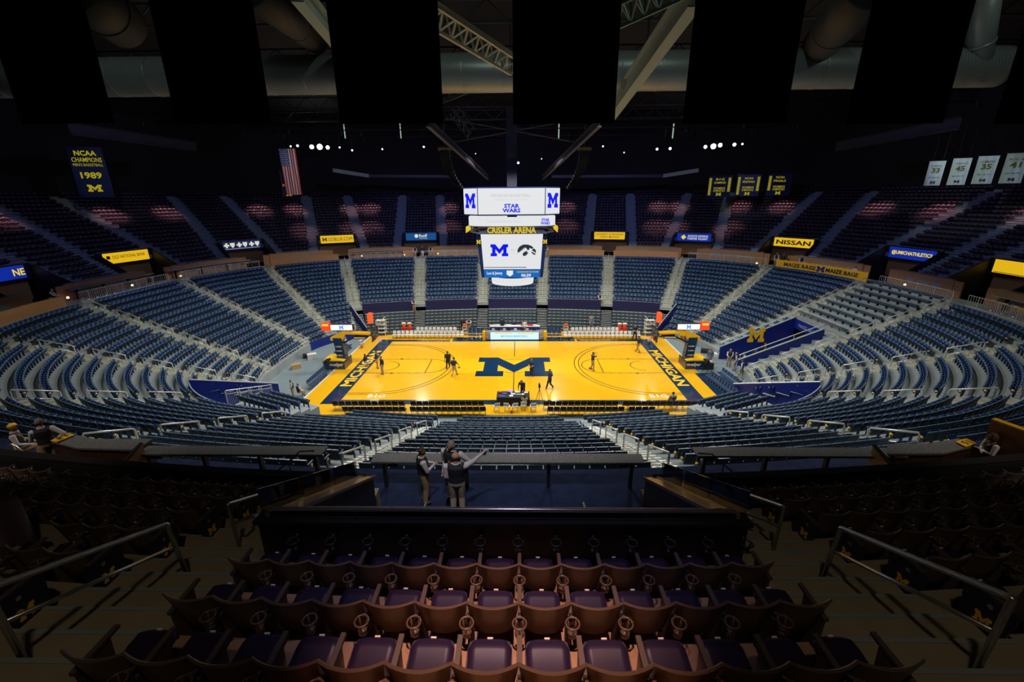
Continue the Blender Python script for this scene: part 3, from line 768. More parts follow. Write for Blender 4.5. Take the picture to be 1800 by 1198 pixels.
text('MICHIGAN BASKETBALL', st, Matrix.Translation((0, -.432, .5)) @ DN, (sx1-sx0)*.55, .24, glow('led_blue_text', (.2, .5, .75), .8), 'display_lettering')
b = MB()
for s in (-1, 1):
    for k in range(4): b.box((s*((sx1-sx0)/2+.27), -.40, .2+.22*k), (.4, .04, .09))
b.build('side_stripes', 'white', st)
bx = thing('pillar_pad', 'yellow pad at the left end of the scorer table', 'pad', (sx0-.75, sy+.3, .06)); b = MB(); b.box((0, 0, .5), (.35, .6, 1.0)); b.box((0, 0, 1.02), (.3, .5, .04)); b.build('foam', 'maize', bx)
bx = thing('pillar_pad', 'yellow pad at the right end of the scorer table', 'pad', (sx1+.75, sy+.3, .06)); b = MB(); b.box((0, 0, .5), (.35, .6, 1.0)); b.box((0, 0, 1.02), (.3, .5, .04)); b.build('foam', 'maize', bx)
P = G(905, 581, .06)
t2 = table('press_table', 'white topped table with a royal blue skirt behind the scorer table', G(862, 580).x, G(948, 580).x, 11.0, 11.7, .8, 'white', mat('royal_skirt', (.005, .02, .25), .7))
def boxthing(name, label, cat, P, size, mt, rz=0, group=None, lidm=None):
    t = thing(name, label, cat, LRz(P, rz), group); b = MB(); x, y, z = size
    b.hexa([(-x/2, -y/2, 0), (x/2, -y/2, 0), (x/2, y/2, 0), (-x/2, y/2, 0), (-x*.47, -y*.47, z*.9), (x*.47, -y*.47, z*.9), (x*.47, y*.47, z*.9), (-x*.47, y*.47, z*.9)]); b.build('body', mt, t)
    b = MB(); b.box((0, 0, z*.95), (x, y, z*.1)); b.build('lid', lidm or mt, t); return t
random.seed(3)
for k, (dx, mt, s) in enumerate(((-2.5, 'white', .3), (-1.9, 'black', .35), (-1.2, 'white', .3), (-.7, 'black', .4), (.1, 'white', .35), (.9, 'black', .4), (1.5, 'white', .3), (2.3, 'black', .35))):
    t = thing('laptop', '%s monitor on the scorer table, %s from the left' % (('pale' if mt == 'white' else 'black'), ORD[k]), 'monitor', ((sx0+sx1)/2+dx, sy+.42, 1.06), 'monitors on the scorer table')
    b = MB(); b.box((0, 0, .01), (s, .24, .02)); b.build('base', 'grey', t); b = MB(); b.box((0, .1, .16), (s, .03, .26)); b.build('screen', mt, t)
for k, (dx, s, mt, nm) in enumerate(((-2.2, .7, 'white', 'stack of paper'), (-.8, .5, 'white', 'stack of paper'), (1.0, .5, 'red', 'red cup carton'), (1.9, .7, 'red', 'red cup carton'), (2.5, .5, 'white', 'stack of paper'))):
    boxthing('carton', '%s on the blue skirted press table, %s from the left' % (nm, ORD[k]), 'carton', ((sx0+sx1)/2+dx, 11.35, .86), (s, .3, .14), mt)
for px, py, lb in ((710, 578, 'orange drink cooler left of the left team bench centre'), (720, 578, 'orange drink cooler beside the white chairs, right of its twin'), (1089, 579, 'orange drink cooler by the right team bench'), (1098, 579, 'orange drink cooler at the right of the right bench')):
    P = G(px, py, .5); t = thing('drink_cooler', lb, 'cooler', (P.x, P.y+.1, .06), 'orange drink coolers')
    b = MB(); b.lathe([(.2, .55), (.23, .6), (.25, 1.1), (.25, 1.15)], 12); b.build('barrel', 'orange', t, True); b = MB(); b.lathe([(.26, 1.15), (.26, 1.22), (.1, 1.26)], 12); b.build('lid', 'white', t); b = MB(); b.box((0, 0, .27), (.6, .5, .54)); b.build('stand', 'red', t)
for px, lb in ((817, 'white towel cart left of the scorer table'), (995, 'white towel cart right of the scorer table')):
    P = G(px, 590, .06); t = thing('towel_cart', lb, 'cart', (P.x, P.y+.4, .06)); b = MB()
    for sx in (-1, 1):
        for sy_ in (-1, 1): b.box((sx*.25, sy_*.2, .55), (.04, .04, 1.1))
    for zz in (.3, .7, 1.08): b.box((0, 0, zz), (.54, .44, .04))
    b.build('frame', 'white', t); b = MB(); b.box((0, 0, 1.24), (.44, .36, .28)); b.build('towels', 'orange', t)
# media table at the near sideline
A, B = G(873, 713, .06), G(931, 713, .06)
mt_ = table('media_table', 'black clothed media table crowded with gear at the near sideline', A.x, B.x, -8.75, -7.55, .76, 'black_cloth', 'black_cloth')
tx = (A.x+B.x)/2
for k, (dx, dy, s, h, m, nm) in enumerate(((-1.05, .3, .22, .1, 'red', 'red folder'), (-.7, .1, .35, .05, 'blue', 'blue binder'), (-.35, .35, .25, .12, 'ball', 'brown satchel'), (0., .05, .34, .03, 'cloth_white', 'white sheet'), (-.15, -.3, .3, .03, 'white', 'white notebook'), (.35, .38, .4, .06, 'white', 'white box'), (.45, -.1, .4, .06, 'grey', 'grey laptop'), (-.9, -.35, .5, .04, 'blue', 'blue placemat'), (.8, -.05, .2, .05, 'white', 'white napkin pile'), (1.05, .3, .3, .05, 'white', 'pale tray'))):
    boxthing('desk_item', '%s on the black media table, item %s' % (nm, ORD[k] if k < 13 else ''), 'item', (tx+dx, -8.15+dy, .82), (s, .26, h), m)
t = thing('lit_laptop', 'laptop with a glowing violet and blue screen on the media table', 'laptop', (tx-.25, -8.0, .82)); b = MB(); b.box((0, 0, .01), (.36, .25, .02)); b.build('keyboard', 'dark_metal', t)
b = MB(); b.hexa([(-.18, .1, .02), (.18, .1, .02), (.18, .12, .02), (-.18, .12, .02), (-.18, .17, .26), (.18, .17, .26), (.18, .19, .26), (-.18, .19, .26)]); b.build('screen', glow('violet', (.35, .3, 1.), 1.6), t)
# camera tripod by the media table, broadcast cameras at the ends
def tripod(P, label, h=1.5, big=False):
    t = thing('camera_tripod', label, 'camera', P); b = MB()
    for k in range(3):
        a = 2*pi*k/3+.4; b.tube([(0, 0, h*.9), (.38*cos(a), .38*sin(a), 0)], .02, 5)
    b.build('legs', 'black', t); b = MB(); b.tube([(0, 0, h*.85), (0, 0, h)], .04, 6); b.build('head', 'dark_metal', t)
    b = MB(); s = 1.7 if big else 1; b.box((0, 0, h+.1), (.16*s, .34*s, .2*s)); b.tube([(0, .15*s, h+.1), (0, .36*s, h+.1)], .07*s, 8); b.build('camera_body', 'black', t)
P = G(948, 712, .06); tripod((P.x, P.y+.3, .06), 'black video camera on a tripod right of the media table', 1.5)
P = G(578, 655); tripod((P.x, P.y, 0), 'large black broadcast camera left of the left basket base', 1.1, True)
P = G(1240, 656); tripod((P.x, P.y, 0), 'large black broadcast camera right of the right basket base', 1.1, True)
P = G(1236, 648); t = thing('equipment_case', 'open black equipment case full of gear beside the right basket', 'case', (P.x+.4, P.y, .06)); b = MB(); b.box((0, 0, .3), (.9, .6, .6)); b.build('case', 'black', t); b = MB(); b.box((-.1, 0, .66), (.4, .4, .1)); b.box((.25, .1, .66), (.3, .3, .12), 1); b.build('gear', ['blue', 'white'], t)
boxthing('cardboard_box', 'brown cardboard box on the floor left of the court', 'box', G(521, 647), (.9, .6, .45), 'card', .6)
boxthing('storage_bin', 'white storage bin on the floor at the left end', 'bin', G(549, 630), (.9, .6, .55), 'white', .5)
boxthing('storage_bin', 'dark case beside the white bin at the left end', 'case', G(539, 628), (.7, .5, .4), 'dark_metal', .5)
boxthing('storage_bin', 'white storage bin below the yellow floor banner', 'bin', G(1253, 627), (1.0, .6, .45), 'white', -.4)
boxthing('storage_bin', 'stack of white and dark cases under the yellow floor banner', 'case', G(1242, 620), (1.2, .6, .4), 'dark_metal', -.4)
for px, py, lb, rz in ((597, 592, 'white folded cart against the blue corner wall', .6),):
    boxthing('floor_cart', lb, 'cart', G(px, py), (1.0, .5, .9), 'white', rz)
# ================================================================== basket stanchions
def stanchion(sd):
    L = 'left' if sd < 0 else 'right'
    t = thing('basket_stanchion', 'navy and yellow portable basket stanchion at the %s end' % L, 'basket', LRz((sd*16.9, 0, .06), 0 if sd < 0 else pi))
    # local +X looks at the court
    b = MB(); b.box((-.7, 0, .42), (2.1, 1.9, .84)); b.build('base', 'navy_panel' if False else 'navy_paint', t)
    b = MB(); b.hexa([(-1.7, -.92, .84), (.3, -.92, .84), (.3, .92, .84), (-1.7, .92, .84), (-1.7, -.92, .95), (-.3, -.92, .95), (-.3, .92, .95), (-1.7, .92, .95)]); b.build('base_pad', 'maize', t)
    b = MB(); b.hexa([(-.55, -.35, .84), (.3, -.35, .84), (.3, .35, .84), (-.55, .35, .84), (-.75, -.3, 3.0), (.1, -.3, 3.0), (.1, .3, 3.0), (-.75, .3, 3.0)]); b.build('column_pad', 'navy_paint', t)
    b = MB(); b.hexa([(-1.0, -.28, 2.75), (.1, -.28, 2.75), (.1, .28, 2.75), (-1.0, .28, 2.75), (-1.0, -.28, 3.05), (.6, -.28, 3.75), (.6, .28, 3.75), (-1.0, .28, 3.05)])
    b.bar((.2, -.2, 3.5), (2.9, -.2, 3.4), .12, .2); b.bar((.2, .2, 3.5), (2.9, .2, 3.4), .12, .2); b.build('arm', 'maize', t)
    b = MB(); b.bar((-.4, 0, 2.2), (1.9, 0, 3.3), .12, .14); b.build('brace', 'black', t)
    b = MB(); b.box((3.33, 0, 3.42), (.04, 1.8, 1.05)); b.build('backboard', 'glass', t)
    b = MB()
    for y in (-.9, .9): b.box((3.33, y, 3.42), (.07, .06, 1.11))
    for z in (2.88, 3.96): b.box((3.33, 0, z), (.07, 1.8, .06))
    b.build('backboard_frame', 'dark_metal', t); b = MB(); b.box((3.33, 0, 2.86), (.12, 1.84, .1)); b.build('edge_pad', 'navy_paint', t)
    b = MB(); n = 20; b.tube([(3.76+.235*cos(2*pi*k/n), .235*sin(2*pi*k/n), 3.0) for k in range(n+1)], .018, 6); b.box((3.44, 0, 2.98), (.2, .16, .06)); b.build('rim', 'orange', t)
    b = MB()
    for k in range(12):
        a0 = 2*pi*k/12
        for s in (-1, 1):
            a1 = a0+s*pi/12*3; b.tube([(3.76+.23*cos(a0), .23*sin(a0), 2.99), (3.76+.15*cos(a1), .15*sin(a1), 2.55)], .007, 4)
    b.build('net', 'white', t)
    b = MB(); b.box((3.1, 0, 4.25), (.1, .08, .5)); b.build('clock_post', 'black', t); b = MB(); b.box((3.05, 0, 4.95), (.34, .6, .95)); b.build('shot_clock', glow('clock_red', (1., .10, .015), 1.1), t)
    b = MB(); b.box((.2, 0, 4.05), (2.2, .34, .62)); b.build('display_box', 'dark_metal', t)
    b = MB(); b.box((.2, -.18*1, 4.05), (2.1, .02, .52)); b.box((.2, .18, 4.05), (2.1, .02, .52)); b.build('display_panel', glow('led_white', (.86, .93, 1.), 1.25), t)
    for y, U in ((-.195, DN), (.195, UP)): block_m(t, Matrix.Translation((.2, y, 4.05)) @ U, .42, .36, glow('led_m_blue', (.02, .22, .75), .9), .006)
    b = MB(); b.box((-1.35, 0, 4.1), (.8, .4, .75)); b.build('score_box', glow('led_red', (.95, .07, .015), 1.0), t); b = MB(); b.box((-1.35, -.21, 4.3), (.6, .01, .2)); b.box((-1.35, .21, 4.3), (.6, .01, .2)); b.build('score_digits', glow('led_amber', (1, .6, .05), 1.2), t)
    b = MB(); b.box((1.9, -.3, 3.05), (1.3, .04, .26)); b.box((1.9, .3, 3.05), (1.3, .04, .26)); b.build('sponsor_board', 'black', t); b = MB(); b.box((1.9, -.325, 3.05), (1.1, .01, .1)); b.box((1.9, .325, 3.05), (1.1, .01, .1)); b.build('sponsor_strip', 'white', t)
    for y, U in ((-.955, DN), (.955, UP)): text('meijer', t, Matrix.Translation((-.45, y, .45)) @ U, 1.35, .42, 'white', 'sponsor_lettering', .006, .025)
    for y, U in ((-.36, DN), (.36, UP)):
        for z in (1.25, 1.7, 2.15): text('meijer', t, Matrix.Translation((-.25, y, z)) @ U, .62, .17, 'white', 'sponsor_lettering', .006, .02)
stanchion(-1); stanchion(1)
# white folded goal truss beside each far corner
for px, lb in ((672, 'white steel service ladder frame left of the left bench'), (1140, 'white steel service ladder frame right of the right bench')):
    P = G(px, 589, .06); s = 1 if px < 900 else -1; t = thing('service_frame', lb, 'frame', (P.x, P.y, .06)); b = MB()
    for x in (-.5, .5):
        for y in (-.3, .3): b.bar((x, y, 0), (x, y, 2.0), .06, .06)
    b.bar((-.5*s, -.3, 1.2), (.5*s, -.3, 2.3), .07, .07); b.bar((-.5*s, .3, 1.2), (.5*s, .3, 2.3), .07, .07)
    b.build('posts', 'white', t); b = MB()
    for z in (.4, .9, 1.4, 1.9): b.box((0, 0, z), (1.0, .6, .05))
    b.build('shelves', 'white', t)
# balls
for px, py, z, lb in ((807, 645, .55, 'basketball bouncing beside the man in khaki trousers at left'), (1037, 646.5, .12, 'basketball on the floor by the photographer at right'), (662, 636, .9, 'basketball held by the man on the left baseline'), (899, 723, .12, 'basketball on the floor behind the media table')):
    P = G(px, py, z+.06); t = MB(); t.sphere((0, 0, 0), .12, 12); o = t.build('basketball', 'ball', None, True); o.location = (P.x, P.y, z+.06); tag(o, lb, 'ball', 'basketballs')
    g = MB(); g.tube([(.121*cos(2*pi*k/16), .121*sin(2*pi*k/16), 0) for k in range(17)], .004, 4); g.build('seam', 'black', o)
# ------------------------------------------------------------------ tunnel in the right end
tt = MB(); zc = 0
def tw(o): return ZT-RISE/DEP*o
for th_, nm in ((TUN[1], 'far'), (TUN[0], 'near')):
    A, B = bp(th_, 9.0), bp(th_, 16.2); d = (B-A).normalized(); n = Vector((-d.y, d.x, 0))*.08
    za, zb = tw(9.0)+1.05, tw(16.2)+.95
    b = MB(); b.hexa([A-n, B-n, B+n, A+n, A-n+Vector((0, 0, za)), B-n+Vector((0, 0, zb)), B+n+Vector((0, 0, zb)), A+n+Vector((0, 0, za))])
    b.hexa([A-n*1.4+Vector((0, 0, za)), B-n*1.4+Vector((0, 0, zb)), B+n*1.4+Vector((0, 0, zb)), A+n*1.4+Vector((0, 0, za)), A-n*1.4+Vector((0, 0, za+.05)), B-n*1.4+Vector((0, 0, zb+.05)), B+n*1.4+Vector((0, 0, zb+.05)), A+n*1.4+Vector((0, 0, za+.05))], 1)
    w = struct('tunnel_wall', b, ['navy_wall', 'concrete'], label='royal blue side wall of the player tunnel')
    rb = MB(); rb.tube([A+Vector((0, 0, za+.5)), B+Vector((0, 0, zb+.5))], .04, 6)
    for q in (.02, .35, .68, .98): P = A.lerp(B, q); z = za+(zb-za)*q; rb.tube([P+Vector((0, 0, z)), P+Vector((0, 0, z+.5))], .025, 5)
    rb.build('tunnel_rail', 'rail_white', w)
    if nm == 'far':
        C = A.lerp(B, .52); x = d
        block_m(w, frame(Vector((C.x, C.y, 2.55))-Vector((-d.y, d.x, 0))*(-.0)+Vector((0, -.1, 0)), (-d.x if d.x < 0 else d.x, -d.y if d.x < 0 else d.y, 0), (0, 0, 1), (0, -1, 0)), 1.7, 1.5, 'maize', .01)
b = MB(); A, B = bp(TUN[0], 9.0), bp(TUN[1], 9.0)
b.bar(A+Vector((0, 0, 3.75)), B+Vector((0, 0, 3.75)), .2, .9)
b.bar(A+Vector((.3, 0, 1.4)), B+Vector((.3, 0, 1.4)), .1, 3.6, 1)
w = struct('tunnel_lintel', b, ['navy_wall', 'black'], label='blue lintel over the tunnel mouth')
text('MAIZE  BLUE', w, frame((A+B)/2+Vector((-.12, 0, 3.75)), (0, -1, 0), (0, 0, 1), (-1, 0, 0)), 2.6, .3, 'grey', 'lintel_lettering')
b = MB(); b.box(((A.x+.24), (A.y+B.y)/2+.3, 1.2), (.05, 1.1, 2.4)); d_ = b.build('door_1', 'wood_light', None); d_['kind'] = 'structure'; d_['label'] = 'wooden door at the back of the tunnel'
hb = MB(); hb.box((A.x+.19, (A.y+B.y)/2+.7, 1.1), (.04, .12, .04)); hb.build('door_handle', 'steel', d_)
fr = thing('tunnel_fence', 'white barred fence on top of the tunnel mouth below the benches', 'railing', (A+B)/2+Vector((.2, 0, 4.2))); b = MB()
A2, B2 = bp(TUN[0]-360-1.6, 8.9), bp(TUN[1]+1.6, 8.9); c0 = (A+B)/2+Vector((.2, 0, 0))
for z in (.05, 1.05): b.tube([A2-c0+Vector((0, 0, z)), B2-c0+Vector((0, 0, z))], .025, 5)
b.build('rail', 'rail_white', fr); b = MB()
for q in range(40): P = A2.lerp(B2, q/39)-c0; b.tube([P+Vector((0, 0, .05)), P+Vector((0, 0, 1.05))], .012, 4)
b.build('bars', 'rail_white', fr)['kind'] = 'stuff'
# student banners
def fan_banner(name, label, P, Q, h, z, txt):
    d = (Q-P); L = d.length; d.normalize(); nn = Vector((d.y, -d.x, 0))
    t = thing(name, label, 'banner', (P+Q)/2+Vector((0, 0, z))); b = MB()
    rows = [[d*(L*(i/16-.5))+nn*(.02*sin(i*1.1))+Vector((0, 0, zz)) for i in range(17)] for zz in (0, h)]
    b.grid(rows); b.grid([[p-nn*.012 for p in r] for r in rows][::-1]); b.build('cloth', 'maize_dim', t)
    F = frame(nn*.03+Vector((0, 0, h/2)), d, (0, 0, 1), nn)
    for s in (-1, 1): text(txt, t, F @ Matrix.Translation((s*L*.245, 0, 0)), L*.36, h*.45, 'navy_panel', 'lettering', .004, .02)
    block_m(t, F, h*.75, h*.55, 'navy_wall', .005)
    return t
A, B = bp(33.5, .06), bp(6.5, .06)
T = thetas(6.5, 33.5, 1.)
# the long banner follows the railing: two straight halves would miss it, so it is bent with the row
t = thing('fan_banner', 'long yellow banner with navy lettering on the right concourse railing', 'banner', bp(20., .06, ZT+.15)); Mi = t.matrix_basis.inverted()
b = MB(); rows = [[Mi @ bp(a, .06+.015*sin(k*1.3), zz) for k, a in enumerate(T[::-1])] for zz in (ZT+.15, ZT+1.12)]
b.grid(rows); b.build('cloth', 'maize_dim', t)
L = arclen(6.5, 33.5, 0)
def bent_text(s, u0, u1, z, h, mt):
    me0, x0, x1, y0, y1 = txtmesh(s, .02); me = me0.copy(); me.materials.clear(); me.materials.append(M_(mt))
    for v in me.vertices:
        f = (v.co.x-x0)/(x1-x0); dist = L*(u0+(u1-u0)*f); a = walk(33.5, -dist, 0) if False else walk(6.5, L-dist, 0)
        P = bp(a, .10 if v.co.z > 0 else .09, z+h*((v.co.y-y0)/(y1-y0)-.5)); v.co = Mi @ P
    mk('lettering', me, t)
bent_text('MAIZE RAGE', .09, .44, ZT+.64, .46, 'navy_panel'); bent_text('MAIZE RAGE', .55, .9, ZT+.64, .46, 'navy_panel')
block_m(t, Mi @ bframe(walk(6.5, L*.505, 0), .12, ZT+.64) @ UP, .95, .62, 'navy_wall', .005)
P, Q = G(1213, 600, .9), G(1262, 622, .3)
P = bp(42., 16.45); Q = bp(24., 16.45)
fan_banner('fan_banner', 'yellow banner with navy lettering at the foot of the right corner seats', P, Q, 1.0, .1, 'MAIZE RAGE')
# ================================================================== the stand under the photographer
XN, HW = .25, 3.47                # centre of the near block and half its width
PLZ = 8.1                        # platform of the near portal
def ny(k, x): return -35.785-.9*(k-1)+(x-XN)**2/174
def nzt(k): return 10.82+.43*(k-1)
AE = 5.33                         # where the side blocks begin
b = MB()
def tread(k, x0, x1, mi=0):
    n = max(1, int(abs(x1-x0)/1.)); xs = [x0+(x1-x0)*i/n for i in range(n+1)]
    z = nzt(k)
    f = [(x, ny(k, x)+.8, z) for x in xs]; r = [(x, ny(k, x)-.1, z) for x in xs]
    b.grid([r, f], mi); b.grid([f, [(x, y, z-.43) for x, y, z in f]], mi)
for k in range(1, 7): tread(k, XN-HW, XN+HW, 1)
for s in (-1, 1):
    for k in range(-3, 7): tread(k, XN+s*AE, XN+s*15) if s > 0 else tread(k, XN-15, XN-AE)
struct('near_risers', b, ['concrete_warm', mat('concrete_tan', (.36, .22, .14), .8, noise=.1, scale=3)], label='stepped concrete of the upper stand below the camera')
for s in (-1, 1):
    b = MB()
    for k in range(-4, 7):
        x = XN+s*(HW+AE)/2; w = AE-HW
        for dy, zz in ((.575, nzt(k)), (.125, nzt(k)+.215)):
            y = ny(k, x)+dy; b.box((x, y, zz-.3), (w, .45, .6)); b.box((x, y+.2, zz+.004), (w, .05, .008), 1)
    struct('aisle_stairs', b, ['concrete_warm', 'concrete'], label='concrete stairs beside the near centre block')
# carpeted platform and what stands around it
b = MB(); T = thetas(252., 288., 1.)
b.grid([[bp(t, -9, PLZ) for t in T], [bp(t, -.35, PLZ) for t in T]]); b.grid([[bp(t, -.35, PLZ) for t in T], [bp(t, -.35, 6.9) for t in T]])
struct('platform_floor', b, 'carpet', label='dark blue patterned carpet of the portal platform')
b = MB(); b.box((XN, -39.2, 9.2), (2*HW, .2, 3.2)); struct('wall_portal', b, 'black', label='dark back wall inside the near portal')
# front parapets of the side blocks
for s, nm in ((-1, 'left'), (1, 'right')):
    b = MB(); n = 14; xs = [XN+s*(HW+.1+11.*i/n) for i in range(n+1)]
    yy = [-31.0+(x-XN)**2/174 for x in xs]
    for z0, z1, dy, mi in ((PLZ, 9.42, 0, 0), (9.42, 9.46, .03, 1)):
        A = [(x, y-.08-dy, z0) for x, y in zip(xs, yy)]; B = [(x, y-.08-dy, z1) for x, y in zip(xs, yy)]; C = [(x, y+.08+dy, z1) for x, y in zip(xs, yy)]; D = [(x, y+.08+dy, z0) for x, y in zip(xs, yy)]
        b.grid([A, B], mi); b.grid([B, C], mi); b.grid([C, D], mi); b.add([A[0], B[0], C[0], D[0]], [(0, 1, 2, 3)], mi)
    struct('wall_front_%s' % nm, b, ['black', 'dark_metal'], label='black front parapet of the %s near block' % nm)
    # wing wall of the portal with its sloping metal ledge, and the glass on it
    x = XN+s*HW; y0, y1 = -34.83, -30.95; z0, z1 = 11.5, 9.42
    b = MB(); b.hexa([(x-.11, y0, PLZ), (x+.11, y0, PLZ), (x+.11, y1, PLZ), (x-.11, y1, PLZ), (x-.11, y0, z0), (x+.11, y0, z0), (x+.11, y1, z1), (x-.11, y1, z1)])
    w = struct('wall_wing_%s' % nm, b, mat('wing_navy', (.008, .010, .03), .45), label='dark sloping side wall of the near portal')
    b = MB(); b.hexa([(x-.17, y0, z0), (x+.17, y0, z0), (x+.17, y1, z1), (x-.17, y1, z1), (x-.17, y0, z0+.05), (x+.17, y0, z0+.05), (x+.17, y1, z1+.05), (x-.17, y1, z1+.05)])
    b.bar((x-.17, y0, z0+.05), (x-.17, y1, z1+.05), .03, .05); b.bar((x+.17, y0, z0+.05), (x+.17, y1, z1+.05), .03, .05); b.build('ledge', mat('brushed', (.36, .30, .27), .3, metal=.7, noise=.2, scale=6), w)
    gt = thing('glass_guard', 'clear glass guard panels on the %s sloping ledge' % nm, 'glass', (x+s*.2, -33, 10.6)); gb = MB()
    for q0, q1 in ((-34.6, -33.5), (-33.45, -32.3), (-32.25, -31.1)):
        zf = lambda y: z0+(z1-z0)*(y-y0)/(y1-y0)
        g = MB(); g.hexa([(-.006, q0+33, zf(q0)-10.6), (.006, q0+33, zf(q0)-10.6), (.006, q1+33, zf(q1)-10.6), (-.006, q1+33, zf(q1)-10.6), (-.006, q0+33, zf(q0)-10.1), (.006, q0+33, zf(q0)-10.1), (.006, q1+33, zf(q1)-10.1), (-.006, q1+33, zf(q1)-10.1)])
        g.build('pane', 'glass', gt)
# parapet in front of the centre block
pt_ = thing('front_parapet', 'black parapet with a steel rail in front of the centre seats', 'parapet', (XN, -34.83, nzt(1)))
b = MB(); b.box((0, .02, .23), (2*HW+.2, .14, 1.1)); b.box((0, 0, .74), (2*HW+.24, .26, .05)); b.build('panel', 'black', pt_)
b = MB(); b.tube([(-HW+.05, 0, .5), (-HW+.05, 0, .83), (-HW+.12, 0, .9), (HW-.12, 0, .9), (HW-.05, 0, .83), (HW-.05, 0, .5)], .035, 8); b.build('top_rail', 'steel', pt_, True)
b = MB(); b.box((0, .03, .82), (2*HW-.2, .012, .11)); b.build('glass_strip', mat('teal_glass', (.01, .035, .06), .08, spec=.8), pt_)
for x in (-2.1, -.7, .7, 2.1): b = MB(); b.box((x, 0, .8), (.05, .05, .16)); b.build('post', 'dark_metal', pt_)
hm = MB()
hm.tube([(.075*cos(2*pi*k/14), -.16+.075*sin(2*pi*k/14), .02) for k in range(15)], .012, 5)
for s in (-1, 1): hm.bar((s*.07, -.14, .02), (s*.04, -.13, -.12), .02, .015)
hm.bar((0, -.235, .02), (0, -.16, -.12), .02, .015); hm.box((0, -.14, -.12), (.11, .09, .02)); hm.box((0, -.03, .02), (.05, .08, .05))
hmesh = hm.mesh('cup_holder', 'dark_metal', True)
for q in range(13): mk('cup_holder', hmesh, pt_, Matrix.Translation((-HW+.48+.54*q, -.06, .5)))
# ------------------------------------------------------------------ the seats of the near stand
def seat_meshes():
    w = .262; bk = MB(); nx, nz_ = 10, 6; F = []; R = []
    for j in range(nz_+1):
        v = j/nz_; fr = []; rr = []
        for i in range(nx+1):
            u = -1+2*i/nx; ww = w*(.80+.20*v)
            x = u*ww; z = .44+.455*v+(.012*u*u*v); y = .062*u*u-.10*v+.02
            if j == nz_: z -= .005
            fr.append((x, y+.016, z)); rr.append((x, y-.016, z))
        F.append(fr); R.append(rr)
    bk.grid(F); bk.grid(R[::-1]); bk.grid([F[-1], [(a, (c+e)/2, z+.014) for (a, c, z), (_, e, _2) in zip(F[-1], R[-1])]]); bk.grid([[(a, (c+e)/2, z+.014) for (a, c, z), (_, e, _2) in zip(F[-1], R[-1])], R[-1]])
    bk.grid([R[0], F[0]]); bk.grid([[r[0] for r in F], [r[0] for r in R]][::-1]); bk.grid([[r[-1] for r in F], [r[-1] for r in R]])
    cu = MB(); nx, ny_ = 10, 8; top = []; bot = []
    for j in range(ny_+1):
        v = j/ny_; tr = []; br = []
        for i in range(nx+1):
            u = -1+2*i/nx; e = max(abs(u), abs(2*v-1)) if v > .5 else abs(u)
            wd = .205*(1-.10*max(0, (v-.8)/.2)**2)
            y = .06+.46*v-.03*(u*u)**2*(v > .7)
            ed = max(0, (abs(u)-.8)/.2); ef = max(0, (v-.86)/.14)
            z = .455+.05*v-.02*sin(pi*v)-.05*ed**2-.055*ef**2
            tr.append((u*wd, y, z)); br.append((u*wd, y, .40+.05*v))
        top.append(tr); bot.append(br)
    cu.grid(top); cu.grid(bot[::-1]); cu.grid([bot[-1], top[-1]][::-1]); cu.grid([top[0], bot[0]][::-1])
    cu.grid([[r[0] for r in top], [r[0] for r in bot]]); cu.grid([[r[-1] for r in top], [r[-1] for r in bot]][::-1])
    ar = MB(); ar.hexa([(-.027, -.02, .60), (.027, -.02, .60), (.024, .40, .63), (-.024, .40, .63), (-.027, -.02, .64), (.027, -.02, .64), (.022, .40, .66), (-.022, .40, .66)])
    sd = MB(); sd.hexa([(-.02, .02, 0), (.02, .02, 0), (.02, .26, 0), (-.02, .26, 0), (-.02, .0, .61), (.02, .0, .61), (.02, .3, .61), (-.02, .3, .61)])
    ch = MB(); ch.tube([(.068*cos(2*pi*k/16), -.13+.068*sin(2*pi*k/16), .76) for k in range(17)], .011, 5)
    for a in (.8, 2.34, 4.71): ch.bar((.068*cos(a), -.13+.068*sin(a), .76), (.035*cos(a), -.13+.035*sin(a), .62), .022, .014)
    ch.lathe([(.045, .60), (.048, .65)], 10, 0, Matrix.Translation((0, -.13, 0))); ch.bar((0, -.07, .76), (0, .05, .66), .03, .03)
    tg = MB(); tg.box((0, .50, .482), (.05, .016, .012))
    return bk, cu, ar, sd, ch, tg
bk, cu, ar, sd, chh, tg = seat_meshes()
N_bk = bk.mesh('backrest', 'brown_plastic', True); N_cu = cu.mesh('seat_cushion', 'purple_vinyl', True); N_ar = ar.mesh('armrest', 'arm_plastic'); N_sd = sd.mesh('stanchion', 'brown_plastic'); N_ch = chh.mesh('cup_holder', 'brown_plastic', True); N_tg = tg.mesh('number_tag', 'white')
ep = MB(); ep.hexa([(-.02, -.06, .05), (.02, -.06, .05), (.02, .34, .05), (-.02, .34, .05), (-.02, -.10, .62), (.02, -.10, .62), (.02, .42, .62), (-.02, .42, .62)]); N_ep = ep.mesh('end_panel', 'navy_panel')
PS = .538
